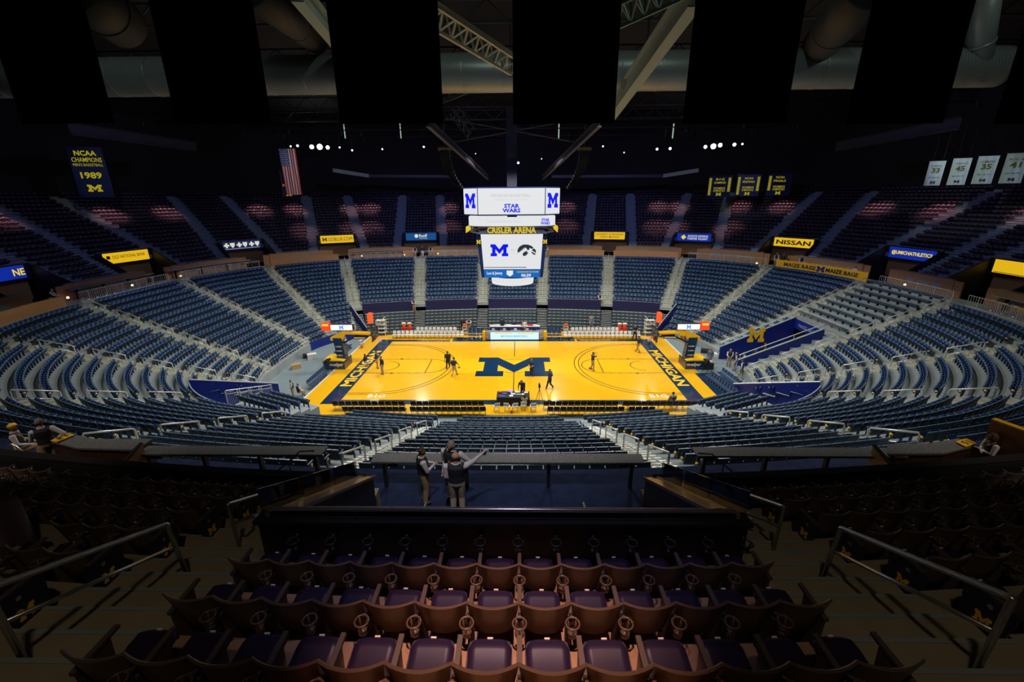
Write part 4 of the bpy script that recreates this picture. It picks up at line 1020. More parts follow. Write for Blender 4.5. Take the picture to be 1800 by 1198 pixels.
def near_seat(x, k, label, group, left_end=False, right_end=False, panel=0):
    M = LRz((x, ny(k, x), nzt(k)), atan2(-(x-XN)/87, 1) * -1)
    t = thing('folding_armchair', label, 'seat', M, group)
    mk('backrest', N_bk, t); c = mk('seat_cushion', N_cu, t); mk('number_tag', N_tg, c)
    if panel >= 0:
        mk('armrest', N_ar, t, Matrix.Translation((PS/2, 0, 0))); s_ = mk('stanchion', N_sd, t, Matrix.Translation((PS/2, 0, 0)))
        if not right_end: mk('cup_holder', N_ch, s_)
    else: mk('armrest', N_ar, t, Matrix.Translation((PS/2, 0, 0))); mk('stanchion', N_sd, t, Matrix.Translation((PS/2, 0, 0)))
    if left_end: mk('armrest', N_ar, t, Matrix.Translation((-PS/2, 0, 0))); mk('stanchion', N_sd, t, Matrix.Translation((-PS/2, 0, 0)))
    if panel:
        p = mk('end_panel', N_ep, t, Matrix.Translation((panel*(PS/2+.03), 0, 0)))
        F = frame(Vector((panel*.021, .15, .32)), (0, panel, 0), (0, 0, 1), (panel, 0, 0)); block_m(p, F, .17, .15, 'maize', .003)
        b = MB(); b.lathe([(.028, 0), (.028, .003)], 12, 0, frame(Vector((panel*.021, .13, .53)), (0, panel, 0), (0, 0, 1), (panel, 0, 0))); b.build('row_disc', 'grey', p)
RN = {1: 'front', 2: 'middle', 3: 'back'}
for k in (1, 2, 3, 4):
    n = 13 if k == 3 else 12
    n = 13
    for q in range(n):
        x = XN+(q-(n-1)/2)*(2*HW-.12)/n
        pos = 'leftmost' if q == 0 else 'rightmost' if q == n-1 else '%s from the left' % (ORD[q])
        if k == 4: continue
        near_seat(x, k, 'purple cushioned folding seat, %s row of the centre block, %s' % (RN[k], pos), 'centre block seats, %s row' % RN[k], q == 0, q == n-1)
for s, nm in ((-1, 'left'), (1, 'right')):
    for k in range(-3, 4):
        for q in range(16):
            x = XN+s*(AE+.08+PS*(q+.5))
            if s < 0 and hypot(x-(GY(6, 900, -34.6).x-.42), ny(k, x)+.2+34.6) < .95: continue
            pq = pix((x, ny(k, x), nzt(k)+.5))
            if pq is None or not (-60 < pq[0] < 1860) or pq[1] > 1230: continue
            near_seat(x, k, 'dark folding seat, near %s side block, %s row, %s from the stairs' % (nm, ORD[k+3], nth(q+1)), 'near %s side block, %s row' % (nm, ORD[k+3]), (s < 0 and False) or (s > 0 and q == 0), s < 0 and q == 0, -s if q == 0 else 0)
# ------------------------------------------------------------------ steel aisle rails
def steel_rail(label, pts, mid, r=.03):
    t = thing('steel_handrail', label, 'handrail', pts[0]); o = Vector(pts[0])
    P = [Vector(p)-o for p in pts]
    def rnd(P, d=.09):
        out = [P[0]]
        for i in range(1, len(P)-1):
            a = (P[i-1]-P[i]).normalized(); c = (P[i+1]-P[i]).normalized()
            for f in (1., .6, .3, .1): out.append(P[i]+a*d*f) if f > .05 else None
            for f in (.1, .3, .6, 1.): out.append(P[i]+c*d*f)
        return out+[P[-1]]
    b = MB(); b.tube(rnd(P), r, 10); b.build('rail', 'steel', t, True)
    b = MB(); b.tube([Vector(p)-o for p in mid], r*.85, 8); b.build('mid_rail', 'steel', t, True)
for s, nm in ((-1, 'left'), (1, 'right')):
    x = XN+s*4.5; Y = lambda h: CAMY+h
    steel_rail('long brushed steel handrail on the near %s stairs' % nm, [(x, Y(4.75), 10.8), (x, Y(4.68), 11.85), (x, Y(2.88), 12.72), (x, Y(2.9), 11.68)], [(x, Y(4.71), 11.45), (x, Y(2.88), 12.32)])
    steel_rail('brushed steel handrail on the %s stairs beside the sloping ledge' % nm, [(x, Y(5.8), 10.2), (x, Y(5.78), 11.28), (x, Y(7.8), 10.2), (x, Y(7.82), 9.3)], [(x, Y(5.79), 10.88), (x, Y(7.8), 9.8)])
# thin brown stair rail behind each side parapet and small rails on the platform
for s, nm, pa, pb, pc in ((-1, 'left', (488, 827), (527, 793), (552, 792)), (1, 'right', (1292, 833), (1252, 798), (1227, 796))):
    A, B, C = GY(*pa, -30.3), GY(*pb, -29.9), GY(*pc, -29.9)
    t = thing('stair_rail', 'thin brown stair rail in front of the %s granite counter' % nm, 'handrail', A); b = MB(); b.tube([(0, 0, 0), B-A, C-A], .022, 6); b.build('rail', mat('bronze', (.12, .085, .07), .35, metal=.6), t, True)
    b = MB(); b.tube([(B-A)*.6, (B-A)*.6+Vector((0, .02, -.14))], .012, 5); b.tube([(B-A)*.5+Vector((0, 0, -.9)), (B-A)*.5], .02, 5); b.build('bracket', 'bronze', t)
for px, lb in ((748, 'short steel rail end left of the pointing man'), (1026, 'short steel rail end on the empty carpet')):
    P = GY(px, 880, -32.6); t = thing('portal_rail', lb, 'handrail', (P.x, -33.4, PLZ)); b = MB(); b.tube([(0, 0, 0), (0, 0, P.z-PLZ-.1), (0, .1, P.z-PLZ), (0, .8, P.z-PLZ-.05), (0, .85, P.z-PLZ-.2), (0, .85, 0)], .025, 8); b.build('rail', 'steel', t, True)
    b = MB(); b.box((0, 0, .01), (.12, .12, .02)); b.build('foot_plate', 'steel', t)
# ------------------------------------------------------------------ granite counters
def counter(label, x0, x1, yb, h=.95, d=.45, legs=4):
    xm = (x0+x1)/2; t = thing('granite_counter', label, 'counter', (xm, yb, PLZ)); w = x1-x0
    b = MB(); b.box((0, 0, h-.025), (w, d, .05)); b.build('counter_top', 'granite', t)
    b = MB(); b.box((0, -d/2+.02, h-.06), (w, .03, .03)); b.build('edge_bar', 'dark_metal', t)
    for q in range(legs):
        x = -w/2+.3+(w-.6)*q/(legs-1); b = MB(); b.box((x, .0, (h-.05)/2), (.09, .12, h-.05)); b.build('leg', 'dark_metal', t)
        if q in (0, legs-1): b = MB(); b.box((x+(.22 if q == 0 else -.22), .05, h-.2), (.3, .12, .2)); b.build('junction_box', 'black', t)
counter('long granite counter on dark legs in front of the three men', -3.62, 3.98, -29.5)
counter('granite counter at left, in front of the left near block', -10.7, -5.15, -29.15)
counter('granite counter at right, in front of the right near block', 5.55, 11.4, -29.15)
# higher angled counters and wood fronts of the side portals
def poly_counter(label, pix_pts, z, front):
    P = [G(x, y, z) for x, y in pix_pts]; c = sum(P, Vector())/len(P); t = thing('granite_counter', label, 'counter', (c.x, c.y, PLZ))
    b = MB(); b.poly([(p.x-c.x, p.y-c.y) for p in P], z-PLZ-.06, z-PLZ); b.build('counter_top', 'granite', t)
    b = MB()
    for i, j in front:
        A, B = P[i]-c, P[j]-c; A.z = B.z = 0; n = (B-A).normalized(); n = Vector((n.y, -n.x, 0))*-.06
        b.hexa([A+n, B+n, B+n*1.8, A+n*1.8, A+n+Vector((0, 0, z-PLZ-.06)), B+n+Vector((0, 0, z-PLZ-.06)), B+n*1.8+Vector((0, 0, z-PLZ-.06)), A+n*1.8+Vector((0, 0, z-PLZ-.06))])
    b.build('wood_front', mat('wood_dark', (.05, .018, .009), .5), t); return t, c
tl, cl = poly_counter('bent granite counter with a yellow sign at the left portal', [(90, 776), (135, 787), (238, 790), (268, 771), (166, 771), (125, 762)], 9.15, [(0, 1), (1, 2), (2, 3)])
tr, cr_ = poly_counter('bent granite counter with a yellow sign at the right portal', [(1567, 797), (1662, 796), (1720, 781), (1684, 770), (1636, 778), (1560, 780)], 9.15, [(0, 1), (1, 2), (5, 0)])
def plate(label, pts, z, txt, rz, size):
    P = [G(x, y, z) for x, y in pts]; c = sum(P, Vector())/4; t = thing('section_sign', label, 'sign', (c.x, c.y, z)); b = MB(); b.poly([(p.x-c.x, p.y-c.y) for p in P], 0, .03); b.build('plate', 'maize_dim', t)
    ax = (P[3]+P[2]-P[0]-P[1])/2; sh = (P[1]+P[2]-P[0]-P[3])/2; ax.z = sh.z = 0; x = -ax.normalized(); y = Vector((-x.y, x.x, 0))
    text(txt, t, frame(Vector((0, 0, .031)), x, y, (0, 0, 1)), ax.length*.5, abs(sh.dot(y))*.62, 'black', 'lettering', .003, .02)
plate('yellow section sign lying on the left granite counter', [(89, 775), (100, 778), (132, 765), (120, 762)], 9.17, '13', 2.1, .42)
plate('yellow section sign lying on the right granite counter', [(1679, 777), (1697, 786), (1716, 780), (1698, 771)], 9.17, '15', pi+.9, .42)
# wood end panels, side wall at the right portal
def panel(label, a, c, y, zt, zb, mt, thick=.08):
    A, B = GY(*a, y), GY(*c, y); t = thing('wood_panel', label, 'panel', (A.x, y, zb)); b = MB(); b.box(((B.x-A.x)/2, 0, (zt-zb)/2), (abs(B.x-A.x), thick, zt-zb)); b.build('board', mt, t)
    b = MB(); b.box(((B.x-A.x)/2, 0, zt-zb+.02), (abs(B.x-A.x), thick*1.3, .04)); b.build('cap', 'maize_dim', t)
for s, lb, x in ((-1, 'light wood end panel beside the left granite counter', G(262, 790, 9).x), (1, 'light wood end panel beside the right granite counter', G(1528, 797, 9).x)):
    t = thing('wood_panel', lb, 'panel', (x, -29.7, PLZ)); b = MB(); b.hexa([(-.04, -.45, 0), (.04, -.45, 0), (.04, .45, 0), (-.04, .45, 0), (-.04, -.45, .95), (.04, -.45, .95), (.04, .45, 1.2), (-.04, .45, 1.2)]); b.build('board', 'wood_light', t)
    b = MB(); b.hexa([(-.05, -.47, .95), (.05, -.47, .95), (.05, .47, 1.2), (-.05, .47, 1.2), (-.05, -.47, .99), (.05, -.47, .99), (.05, .47, 1.24), (-.05, .47, 1.24)]); b.build('cap', 'dark_metal', t)
A, B = G(1740, 752, 9.75), G(1815, 780, 9.75)
t = thing('wood_panel', 'tall sloping light wood wall behind the seated usher at right', 'panel', (A.x, A.y, PLZ)); d = (B-A); d.z = 0; b = MB(); n = Vector((-d.y, d.x, 0)).normalized()*.06
b.hexa([-n, d-n, d+n, n, -n+Vector((0, 0, 1.9)), d-n+Vector((0, 0, 1.9)), d+n+Vector((0, 0, 1.9)), n+Vector((0, 0, 1.9))]); b.build('board', 'wood_light', t)
b = MB(); b.bar((0, 0, 1.93), d+Vector((0, 0, 1.93)), .2, .06); b.build('cap', 'maize_dim', t)
A = G(1712, 812, PLZ+.6); t = thing('wood_panel', 'low light wood gate wall at the right portal', 'panel', (A.x, A.y, PLZ)); b = MB(); b.box((.4, .1, .5), (.9, .08, 1.0)); b.build('board', 'wood_light', t); b = MB(); b.box((.4, .1, 1.02), (.95, .12, .05)); b.build('cap', 'dark_metal', t)
A = G(30, 812, PLZ+.4); t = thing('wood_panel', 'low wood wall below the seated usher at left', 'panel', (A.x-1, A.y-.2, PLZ)); b = MB(); b.box((.6, 0, .35), (2.2, .08, .7)); b.build('board', 'wood_light', t); b = MB(); b.box((.6, 0, .72), (2.25, .12, .05)); b.build('cap', 'steel', t)
# rails beside the two ushers
for lb, pts in (('steel rail in front of the seated usher at left', [(8, 783, 8.9), (22, 780, 8.95), (45, 797, 8.6), (50, 815, 8.0)]), ('steel rail in front of the seated usher at right', [(1800, 791, 8.95), (1783, 792, 8.95), (1758, 806, 8.7)])):
    P = [G(x, y, z) for x, y, z in pts]; t = thing('gate_rail', lb, 'handrail', P[0]); b = MB(); b.tube([p-P[0] for p in P], .03, 8); b.build('rail', 'steel', t, True); b = MB(); b.tube([P[1]-P[0], P[1]-P[0]+Vector((0, 0, PLZ-P[1].z))], .025, 6); b.build('post', 'steel', t)
# blue seats behind the left counter
for k, px in enumerate((138, 169, 205)):
    P = G(px, 808, PLZ+.45); chair('blue', P.x, P.y, pi, 'blue folding chair in the shade of the left granite counter, %s from the left' % ORD[k], 'blue chairs behind the left counter', PLZ)
# dark round column at the left edge
P = GY(6, 900, -34.6)
t = thing('round_column', 'dark maroon round column at the left edge of the view', 'column', (P.x-.42, -34.6, 6.0)); b = MB(); b.lathe([(.45, 0), (.45, 5.4)], 24); b.build('shaft', mat('maroon', (.05, .022, .03), .5), t, True); b = MB(); b.lathe([(.5, 0), (.5, .3), (.46, .34)], 24); b.build('base', 'maroon', t, True)
# ================================================================== people
for nm, c in dict(skin=(.50, .27, .18), skin_dark=(.16, .08, .05), shirt_white=(.60, .57, .62), vest_navy=(.012, .014, .028), khaki=(.36, .26, .14), khaki_pale=(.46, .38, .30), navy_shirt=(.015, .03, .085), pants_black=(.012, .012, .015), shoe_dark=(.02, .017, .015), shoe_white=(.6, .6, .6), hair_brown=(.06, .032, .018), hair_grey=(.22, .20, .18), hair_black=(.012, .01, .01), hair_red=(.25, .09, .03), grey_cloth=(.22, .23, .25), slate=(.10, .15, .18), navy_suit=(.012, .018, .045), tan_coat=(.40, .33, .18)).items(): mat(nm, c, .75)
PEOPLE = []
def pz(H): return H/1.75
ARMS = {'relaxed': ((.25, -.04, 1.13), (.25, .06, .88)), 'akimbo': ((.42, -.12, 1.18), (.20, .05, 1.03)), 'fold': ((.24, .06, 1.14), (-.06, .22, 1.17)), 'clasp': ((.26, .06, 1.14), (.05, .30, 1.16)), 'hold': ((.24, .05, 1.13), (.14, .32, 1.10)), 'point': ((.45, .12, 1.44), (.72, .22, 1.56)), 'up': ((.26, .22, 1.40), (.12, .30, 1.60)), 'lap': ((.25, .05, 1.14), (.14, .32, 1.00)), 'back': ((.27, -.14, 1.16), (.10, -.20, .98)), 'reach': ((.25, .24, 1.22), (.2, .48, 1.18)), 'swing': ((.25, .08, 1.14), (.24, .30, 1.02)), 'swingb': ((.25, -.16, 1.16), (.24, -.12, .90)), 'dribble': ((.28, .08, 1.16), (.30, .30, 1.0))}
def person(label, base, rz, H=1.8, top='navy_shirt', sleeve=None, fore=None, pants='khaki', shoes='shoe_dark', hair='hair_brown', skin='skin', la='relaxed', ra='relaxed', legs='stand', lean=0., voxel=.026, hairstyle='short', extras=(), turn=0., group=None, bw=1.12):
    PEOPLE.append(dict(locals()))
def build_person(d, me, segs):
    pass
def skeleton(d):
    """list of (tag, points, radii) in local metres, front = +Y"""
    S = []; w_ = d['bw']
    sit = d['legs'] in ('sit', 'squat'); dz = {'sit': -.43, 'squat': -.55}.get(d['legs'], 0)
    L = d['lean']
    def up(p):
        x, y, z = p; z0 = .95; v = Vector((x, y, z-z0)); c, s = cos(L), sin(L); return Vector((v.x, v.y*c+v.z*s, v.z*c-v.y*s+z0+dz))
    S.append(('torso', [up((0, 0, .90)), up((0, -.005, 1.02)), up((0, 0, 1.15)), up((0, .0, 1.28)), up((0, -.01, 1.39)), up((0, -.01, 1.45))], [(rx*w_, ry*w_) for rx, ry in ((.165, .12), (.165, .125), (.160, .12), (.18, .125), (.185, .115), (.11, .08))]))
    S.append(('neck', [up((0, -.01, 1.43)), up((0, .01, 1.56))], [.062, .055]))
    hc = up((0, .025, 1.635)); S.append(('head', [hc+Vector((0, -.012, .035)), hc+Vector((0, .008, -.045))], [.098, .078]))
    tn = d['turn']
    fwd = Vector((-sin(tn), cos(tn), 0)); rt = Vector((cos(tn), sin(tn), 0))
    S.append(('nose', [hc+fwd*.085+Vector((0, 0, .0)), hc+fwd*.108+Vector((0, 0, -.03))], [.012, .015])); S.append(('chin', [hc+fwd*.05+Vector((0, 0, -.085))], [.045]))
    for s in (-1, 1): S.append(('ear', [hc+rt*s*.098+Vector((0, 0, .01)), hc+rt*s*.1+Vector((0, 0, -.025))], [.018, .014]))
    H = []
    for s, k in ((-1, 'la'), (1, 'ra')):
        sh = up((s*.185*w_, -.01, 1.405)); e, w = ARMS[d[k]] if isinstance(d[k], str) else d[k]
        e = up((s*e[0], e[1], e[2])); w = up((s*w[0], w[1], w[2]))
        S.append(('uarm', [up((s*.13, -.01, 1.40)), sh, sh.lerp(e, .5), e], [.07*w_, .068*w_, .056*w_, .047*w_])); S.append(('farm', [e, e.lerp(w, .35), w], [.047, .046, .032]))
        f = (w-e).normalized(); pal = w+f*.05; side = f.cross(Vector((0, 0, 1))); side = side.normalized() if side.length > .1 else Vector((1, 0, 0)); side *= s if f.z > -.7 else 1
        S.append(('hand', [w, pal, w+f*.085], [(.028), (.036), (.034)]))
        for q, (off, ln) in enumerate(((-.027, .075), (-.009, .088), (.009, .082), (.027, .065))):
            b0 = w+f*.08+side*off; dn = Vector((0, 0, -1)) if abs(f.z) < .7 else Vector((0, 1, 0))
            H.append([b0, b0+f*ln*.55+dn*.008, b0+f*ln*.9+dn*.03])
        b0 = w+f*.03-side*.03; H.append([b0, b0-side*.03+f*.025, b0-side*.04+f*.055])
    for s in (-1, 1):
        hp = Vector((s*.088, 0, .90+dz))
        if d['legs'] == 'stand': kn, an = Vector((s*.105, .02, .50)), Vector((s*.115, -.03, .085))
        elif d['legs'] == 'walk': kn, an = Vector((s*.10, .12 if s > 0 else .02, .50)), Vector((s*.10, .26 if s > 0 else -.30, .09 if s > 0 else .13))
        elif d['legs'] == 'stride': kn, an = Vector((s*.10, .20 if s > 0 else -.02, .52)), Vector((s*.10, .38 if s > 0 else -.44, .09 if s > 0 else .2))
        elif d['legs'] == 'wide': kn, an = Vector((s*.17, .05, .50)), Vector((s*.24, -.02, .085))
        elif d['legs'] == 'sit': kn, an = Vector((s*.13, .42, .50)), Vector((s*.14, .40, .085))
        else: kn, an = Vector((s*.20, .36, .45)), Vector((s*.18, .06, .085))
        S.append(('leg', [hp+Vector((-s*.02, 0, .03)), hp, hp.lerp(kn, .45), kn], [.098*w_, .10*w_, .088*w_, .066*w_])); S.append(('leg', [kn, kn.lerp(an, .35), an], [.066*w_, .064*w_, .056*w_]))
        S.append(('foot', [an+Vector((0, -.03, -.035)), an+Vector((s*.01, .07, -.045)), an+Vector((s*.02, .15, -.05))], [.042, .042, .034]))
    return S, H, hc, fwd, rt
def add_chain(b, P, R):
    if len(P) == 1:
        b.sphere(P[0], R[0], 10); return
    if isinstance(R[0], tuple):       # torso loft of ellipses
        n = 14; vs = []; fs = []
        ax = (P[-1]-P[0]).normalized(); y = Vector((1, 0, 0)).cross(ax).normalized()*-1; x = Vector((1, 0, 0))
        for p, (rx, ry) in zip(P, R):
            for k in range(n): a = 2*pi*k/n; vs.append(p+x*rx*cos(a)+y*ry*sin(a))
        for i in range(len(P)-1):
            for k in range(n): fs.append((i*n+k, i*n+(k+1) % n, (i+1)*n+(k+1) % n, (i+1)*n+k))
        fs.append(tuple(range(n))[::-1]); fs.append(tuple((len(P)-1)*n+k for k in range(n))); b.add(vs, fs)
        b.sphere(P[0], R[0][0]*.95, 12, sc=(1, R[0][1]/R[0][0], .45)); return
    b.tube(P, R, 10); b.sphere(P[0], R[0], 10); b.sphere(P[-1], R[-1], 10)
def finish_people():
    tmp = []
    for d in PEOPLE:
        S, H, hc, fwd, rt = skeleton(d); b = MB()
        for tg_, P, R in S:
            add_chain(b, P, R)
        if d['voxel'] < .02:
            for P in H: add_chain(b, P, [.0095, .009, .0075])
        me = b.mesh('person_body', 'skin'); o = bpy.data.objects.new('person_tmp', me); COL.objects.link(o)
        m = o.modifiers.new('r', 'REMESH'); m.mode = 'VOXEL'; m.voxel_size = d['voxel']
        m = o.modifiers.new('s', 'SMOOTH'); m.iterations = 3 if d['voxel'] < .02 else 2; m.factor = .5
        tmp.append((d, o, S, H, hc, fwd, rt))
    dg = bpy.context.evaluated_depsgraph_get(); done = []
    for d, o, S, H, hc, fwd, rt in tmp: done.append(bpy.data.meshes.new_from_object(o.evaluated_get(dg)))
    for (d, o, S, H, hc, fwd, rt), me in zip(tmp, done):
        bpy.data.objects.remove(o)
        names = ['skin', 'hair', 'top', 'sleeve', 'fore', 'pants', 'shoes']
        me.materials.clear()
        mm = {'skin': d['skin'], 'hair': d['hair'], 'top': d['top'], 'sleeve': d['sleeve'] or d['top'], 'fore': d['fore'] or d['sleeve'] or d['top'], 'pants': d['pants'], 'shoes': d['shoes']}
        for n in names: me.materials.append(M_(mm[n]))
        nf = len(me.polygons); C = np.empty(nf*3, np.float32); me.polygons.foreach_get('center', C); C = C.reshape(-1, 3)
        best = np.full(nf, 1e9); tagi = np.zeros(nf, int); TG = {'torso': 2, 'neck': 0, 'head': 0, 'nose': 0, 'chin': 0, 'ear': 0, 'uarm': 3, 'farm': 4, 'hand': 0, 'leg': 5, 'foot': 6}
        for tg_, P, R in S:
            for i in range(max(1, len(P)-1)):
                a = np.array(P[i]); c = np.array(P[min(i+1, len(P)-1)]); r0 = R[i]; r0 = r0[0]*.9 if isinstance(r0, tuple) else r0
                ab = c-a; t = np.clip(((C-a) @ ab)/max(1e-9, ab @ ab), 0, 1); dist = np.linalg.norm(C-(a+t[:, None]*ab), axis=1)-r0
                k = dist < best; best[k] = dist[k]; tagi[k] = TG[tg_]
        nk = [P for g_, P, R in S if g_ == 'neck'][0]; ax = np.array((nk[1]-nk[0]).normalized())
        tagi[(tagi == 2) & (((C-np.array(nk[0])) @ ax) > .045) & (np.linalg.norm(C-np.array(nk[0]), axis=1) < .14)] = 0
        # trousers start at the belt, hair on the skull
        dz = {'sit': -.43, 'squat': -.55}.get(d['legs'], 0)
        tagi[(tagi == 2) & (C[:, 2] < .99+dz) & (abs(d['lean']) < .5)] = 5
        v = C-np.array(hc); f = v @ np.array(fwd); hd = np.linalg.norm(v, axis=1) < .19
        if d['hairstyle'] == 'bald': hm_ = hd & (f < .02) & (v[:, 2] < .035) & (v[:, 2] > -.07)
        elif d['hairstyle'] == 'long': hm_ = hd & ((v[:, 2] > .055) | ((f < .03) & (v[:, 2] > -.16)))
        else: hm_ = hd & ((v[:, 2] > .062) | ((f < .0) & (v[:, 2] > -.065)) | ((f < .035) & (v[:, 2] > .02)))
        tagi[hm_ & (tagi == 0)] = 1
        me.polygons.foreach_set('material_index', tagi.astype(np.int32)); me.polygons.foreach_set('use_smooth', [True]*nf)
        if d['voxel'] >= .02:   # unequal bent fingers on the small figures
            b = MB()
            for P in H: b.tube(P, [.010, .0095, .008], 5)
            fm = b.mesh('fingers', d['skin'], True)
        me.name = 'person_body'; s = d['H']/1.75
        t = thing('person', d['label'], 'person', Matrix.Translation(d['base']) @ Matrix.Rotation(d['rz'], 4, 'Z') @ Matrix.Scale(s, 4), d['group'])
        bo = mk('body', me, t)
        if d['voxel'] >= .02: mk('fingers', fm, bo)
        # face: eyes, brows, mouth
        b = MB()
        for q in (-1, 1):
            b.sphere(hc+fwd*.088+rt*q*.033+Vector((0, 0, .008)), .011, 6, 0); b.box(hc+fwd*.092+rt*q*.034+Vector((0, 0, .03)), (.03, .03, .007), 1)
        b.box(hc+fwd*.083+Vector((0, 0, -.058)), (.045, .03, .008), 2); b.build('face', ['black', d['hair'], mat('lip', (.35, .12, .10), .6)], t)
        for e in d['extras']: e(t, hc, fwd, rt, S)
finish = finish_people
def lanyard(t, hc, fwd, rt, S):
    b = MB(); n = hc+Vector((0, -.03, -.17)); pts = []
    P0 = hc+Vector((0, -.09, -.135)); b.tube([P0, hc+Vector((.085, -.02, -.175)), hc+Vector((.075, .09, -.26)), hc+Vector((0, .145, -.42)), hc+Vector((-.075, .09, -.26)), hc+Vector((-.085, -.02, -.175)), P0], .012, 5); b.build('lanyard', 'maize', t)
    b = MB(); b.box(hc+Vector((0, .145, -.47)), (.07, .012, .09)); b.build('badge', 'maize_dim', t)
def collar(t, hc, fwd, rt, S):
    b = MB(); c = hc+Vector((0, -.025, -.15)); b.tube([c+Vector((.078*cos(a), .075*sin(a), .01*sin(a))) for a in [2*pi*k/14 for k in range(15)]], .018, 6); b.build('collar', 'shirt_white', t)
def cap(m1, m2):
    def f(t, hc, fwd, rt, S):
        b = MB(); M = frame(hc+Vector((0, 0, .04)), rt, fwd, (0, 0, 1)); b.lathe([(.112, 0), (.108, .05), (.07, .085), (.02, .098)], 14, 0, M); b.build('cap', m1, t, True); b = MB(); b.box((0, .14, .0), (.15, .11, .012), 0, M); b.build('cap_peak', m2, t)
    return f
def bob(m):
    def f(t, hc, fwd, rt, S):
        b = MB(); M = frame(hc, rt, fwd, (0, 0, 1)); rows = []
        for z, r in ((-.14, .10), (-.10, .122), (0., .125), (.07, .115), (.12, .07), (.135, .01)):
            rows.append([(r*1.0*cos(a), r*sin(a)-.012, z) for a in [radians(q) for q in range(150, 391, 20)]])
        b.grid(rows, 0, M); b.grid([[(x*.9, y*.9, z) for x, y, z in r] for r in rows][::-1], 0, M); b.build('hair', m, t, True)
    return f
def paper(t, hc, fwd, rt, S):
    w = [P for g_, P, R in S if g_ == 'hand'][1][-1]; b = MB(); b.box(w+Vector((.0, .0, -.05)), (.14, .01, .16)); b.build('paper_sheet', 'white', t)
USH = dict(top='vest_navy', sleeve='shirt_white', pants='khaki', extras=(collar, lanyard))
def head(px, py, zf, H): P = G(px, py, zf+H*.995); return Vector((P.x, P.y, zf))
# the three men on the platform
A = head(800, 797, PLZ, 1.82); person('balding man in a dark vest and khakis pointing right, seen from behind', A, .05, 1.82, **{**USH, 'pants': 'khaki_pale'}, hair='hair_grey', hairstyle='bald', ra=((.42, .14, 1.43), (.66, .26, 1.58)), la='relaxed', legs='stand', voxel=.0125, bw=1.3, turn=-.3)
PEOPLE[-1]['extras'] = (collar, paper)
B_ = head(741, 787, PLZ, 1.70); person('man in a dark vest and brown khakis with clasped hands, left of the pointing man', B_, -1.15, 1.70, **USH, hair='hair_brown', la='clasp', ra='clasp', voxel=.0125, bw=1.3, lean=-.04)
C_ = head(793, 775, PLZ, 1.84); person('grey-haired man with hands on hips facing the pointing man', C_, pi-.35, 1.84, **USH, hair='hair_grey', la='akimbo', ra='relaxed', voxel=.0125, bw=1.3)
# ushers at the two side portals
A = head(66, 737, PLZ, 1.80); person('man in a dark vest, hand on hip, standing by the left yellow sign', A, .75, 1.80, **USH, hair='hair_grey', ra='akimbo', la=((.28, .05, 1.14), (.22, .28, 1.0)), voxel=.014); PEOPLE[-1]['extras'] = (collar,)
A = head(16, 742, PLZ, 1.42); person('seated man in a yellow cap and dark vest at the left edge', A+Vector((0, 0, .0)), -.9, 1.78, **USH, hair='hair_grey', legs='sit', la='lap', ra='lap', voxel=.014); PEOPLE[-1]['extras'] = (collar, lanyard, cap('maize', 'navy_panel'))
A = head(1752, 762, PLZ, 1.62); person('brown-haired woman in a dark vest with folded arms at the right edge', A, 1.25, 1.62, **USH, hair='hair_brown', hairstyle='long', la='fold', ra='fold', voxel=.014, lean=.06); PEOPLE[-1]['extras'] = (collar, lanyard, bob('hair_brown'))
# people on and around the court (feet pixel)
def court(px, py, label, rz, H=1.85, z=.06, **k):
    P = G(px, py, z); person(label, Vector((P.x, P.y, z)), rz, H, **k)
court(664, 647, 'man in a navy top and khakis holding a ball on the left baseline', -1.2, la='hold', ra='hold')
court(673, 657.5, 'man in navy with pale trousers standing right of the ball holder', 2.4, pants='khaki_pale', hair='hair_black')
court(788, 648, 'player in black warm-ups left of the free throw arc', pi, top='pants_black', pants='pants_black', fore='skin_dark', skin='skin_dark', hair='hair_black', legs='walk', shoes='shoe_white', ra='swing')
court(799, 660, 'man in a navy shirt and pale khakis dribbling a ball', -.4, pants='khaki_pale', fore='skin', hair='hair_black', ra='dribble', legs='walk')
court(934.5, 662, 'red-haired person in navy standing on the centre letter', 2.6, pants='navy_suit', hair='hair_red', shoes='shoe_white', la='hold', ra='hold', fore='skin')
court(966, 683, 'person in a navy jacket and black trousers walking with white shoes', 2.2, pants='pants_black', shoes='shoe_white', hair='hair_black', legs='walk', la='swing', ra='swingb')
court(919, 698, 'person in a navy hooded top bent over the media table', pi-.3, lean=.55, pants='navy_suit', la='reach', ra='reach', hair='hair_brown')
court(1041, 650, 'photographer in a navy shirt and khakis aiming a camera at right', -1.3, la='up', ra='up', fore='skin', hair='hair_black', legs='wide')
court(1121, 619, 'man in a navy shirt and khakis walking by the right baseline', .8, legs='walk', fore='skin', hair='hair_brown')
court(1115, 597, 'player in black stretching at the end of the right bench', pi+.3, top='pants_black', pants='pants_black', hair='hair_red', legs='wide', la='hold', ra='hold', fore='skin')
court(1147, 604, 'man in a white shirt and dark trousers striding past the right basket', 1.9, lean=.25, top='shirt_white', pants='navy_suit', legs='stride', la='swing', ra='swingb', hair='hair_brown')
court(1209, 626, 'man in a navy suit right of the right basket', .3, z=0, top='navy_suit', pants='navy_suit', hair='hair_brown', la='hold')
court(1217, 628, 'man in a white shirt and navy trousers beside the suited man', 1.2, z=0, top='shirt_white', pants='navy_suit', hair='hair_brown')
court(1246, 642, 'man in a slate blazer walking on the grey floor at right', pi-.5, z=0, top='slate', pants='grey_cloth', hair='hair_red', legs='walk')
court(1280, 644, 'usher in a dark vest and khakis nearest the far tunnel wall', pi-.4, z=0, **USH, hair='hair_grey', la='hold', ra='hold')
court(1290, 651, 'bald usher second from the tunnel wall', 1.2, z=0, **USH, hair='hair_grey', hairstyle='bald')
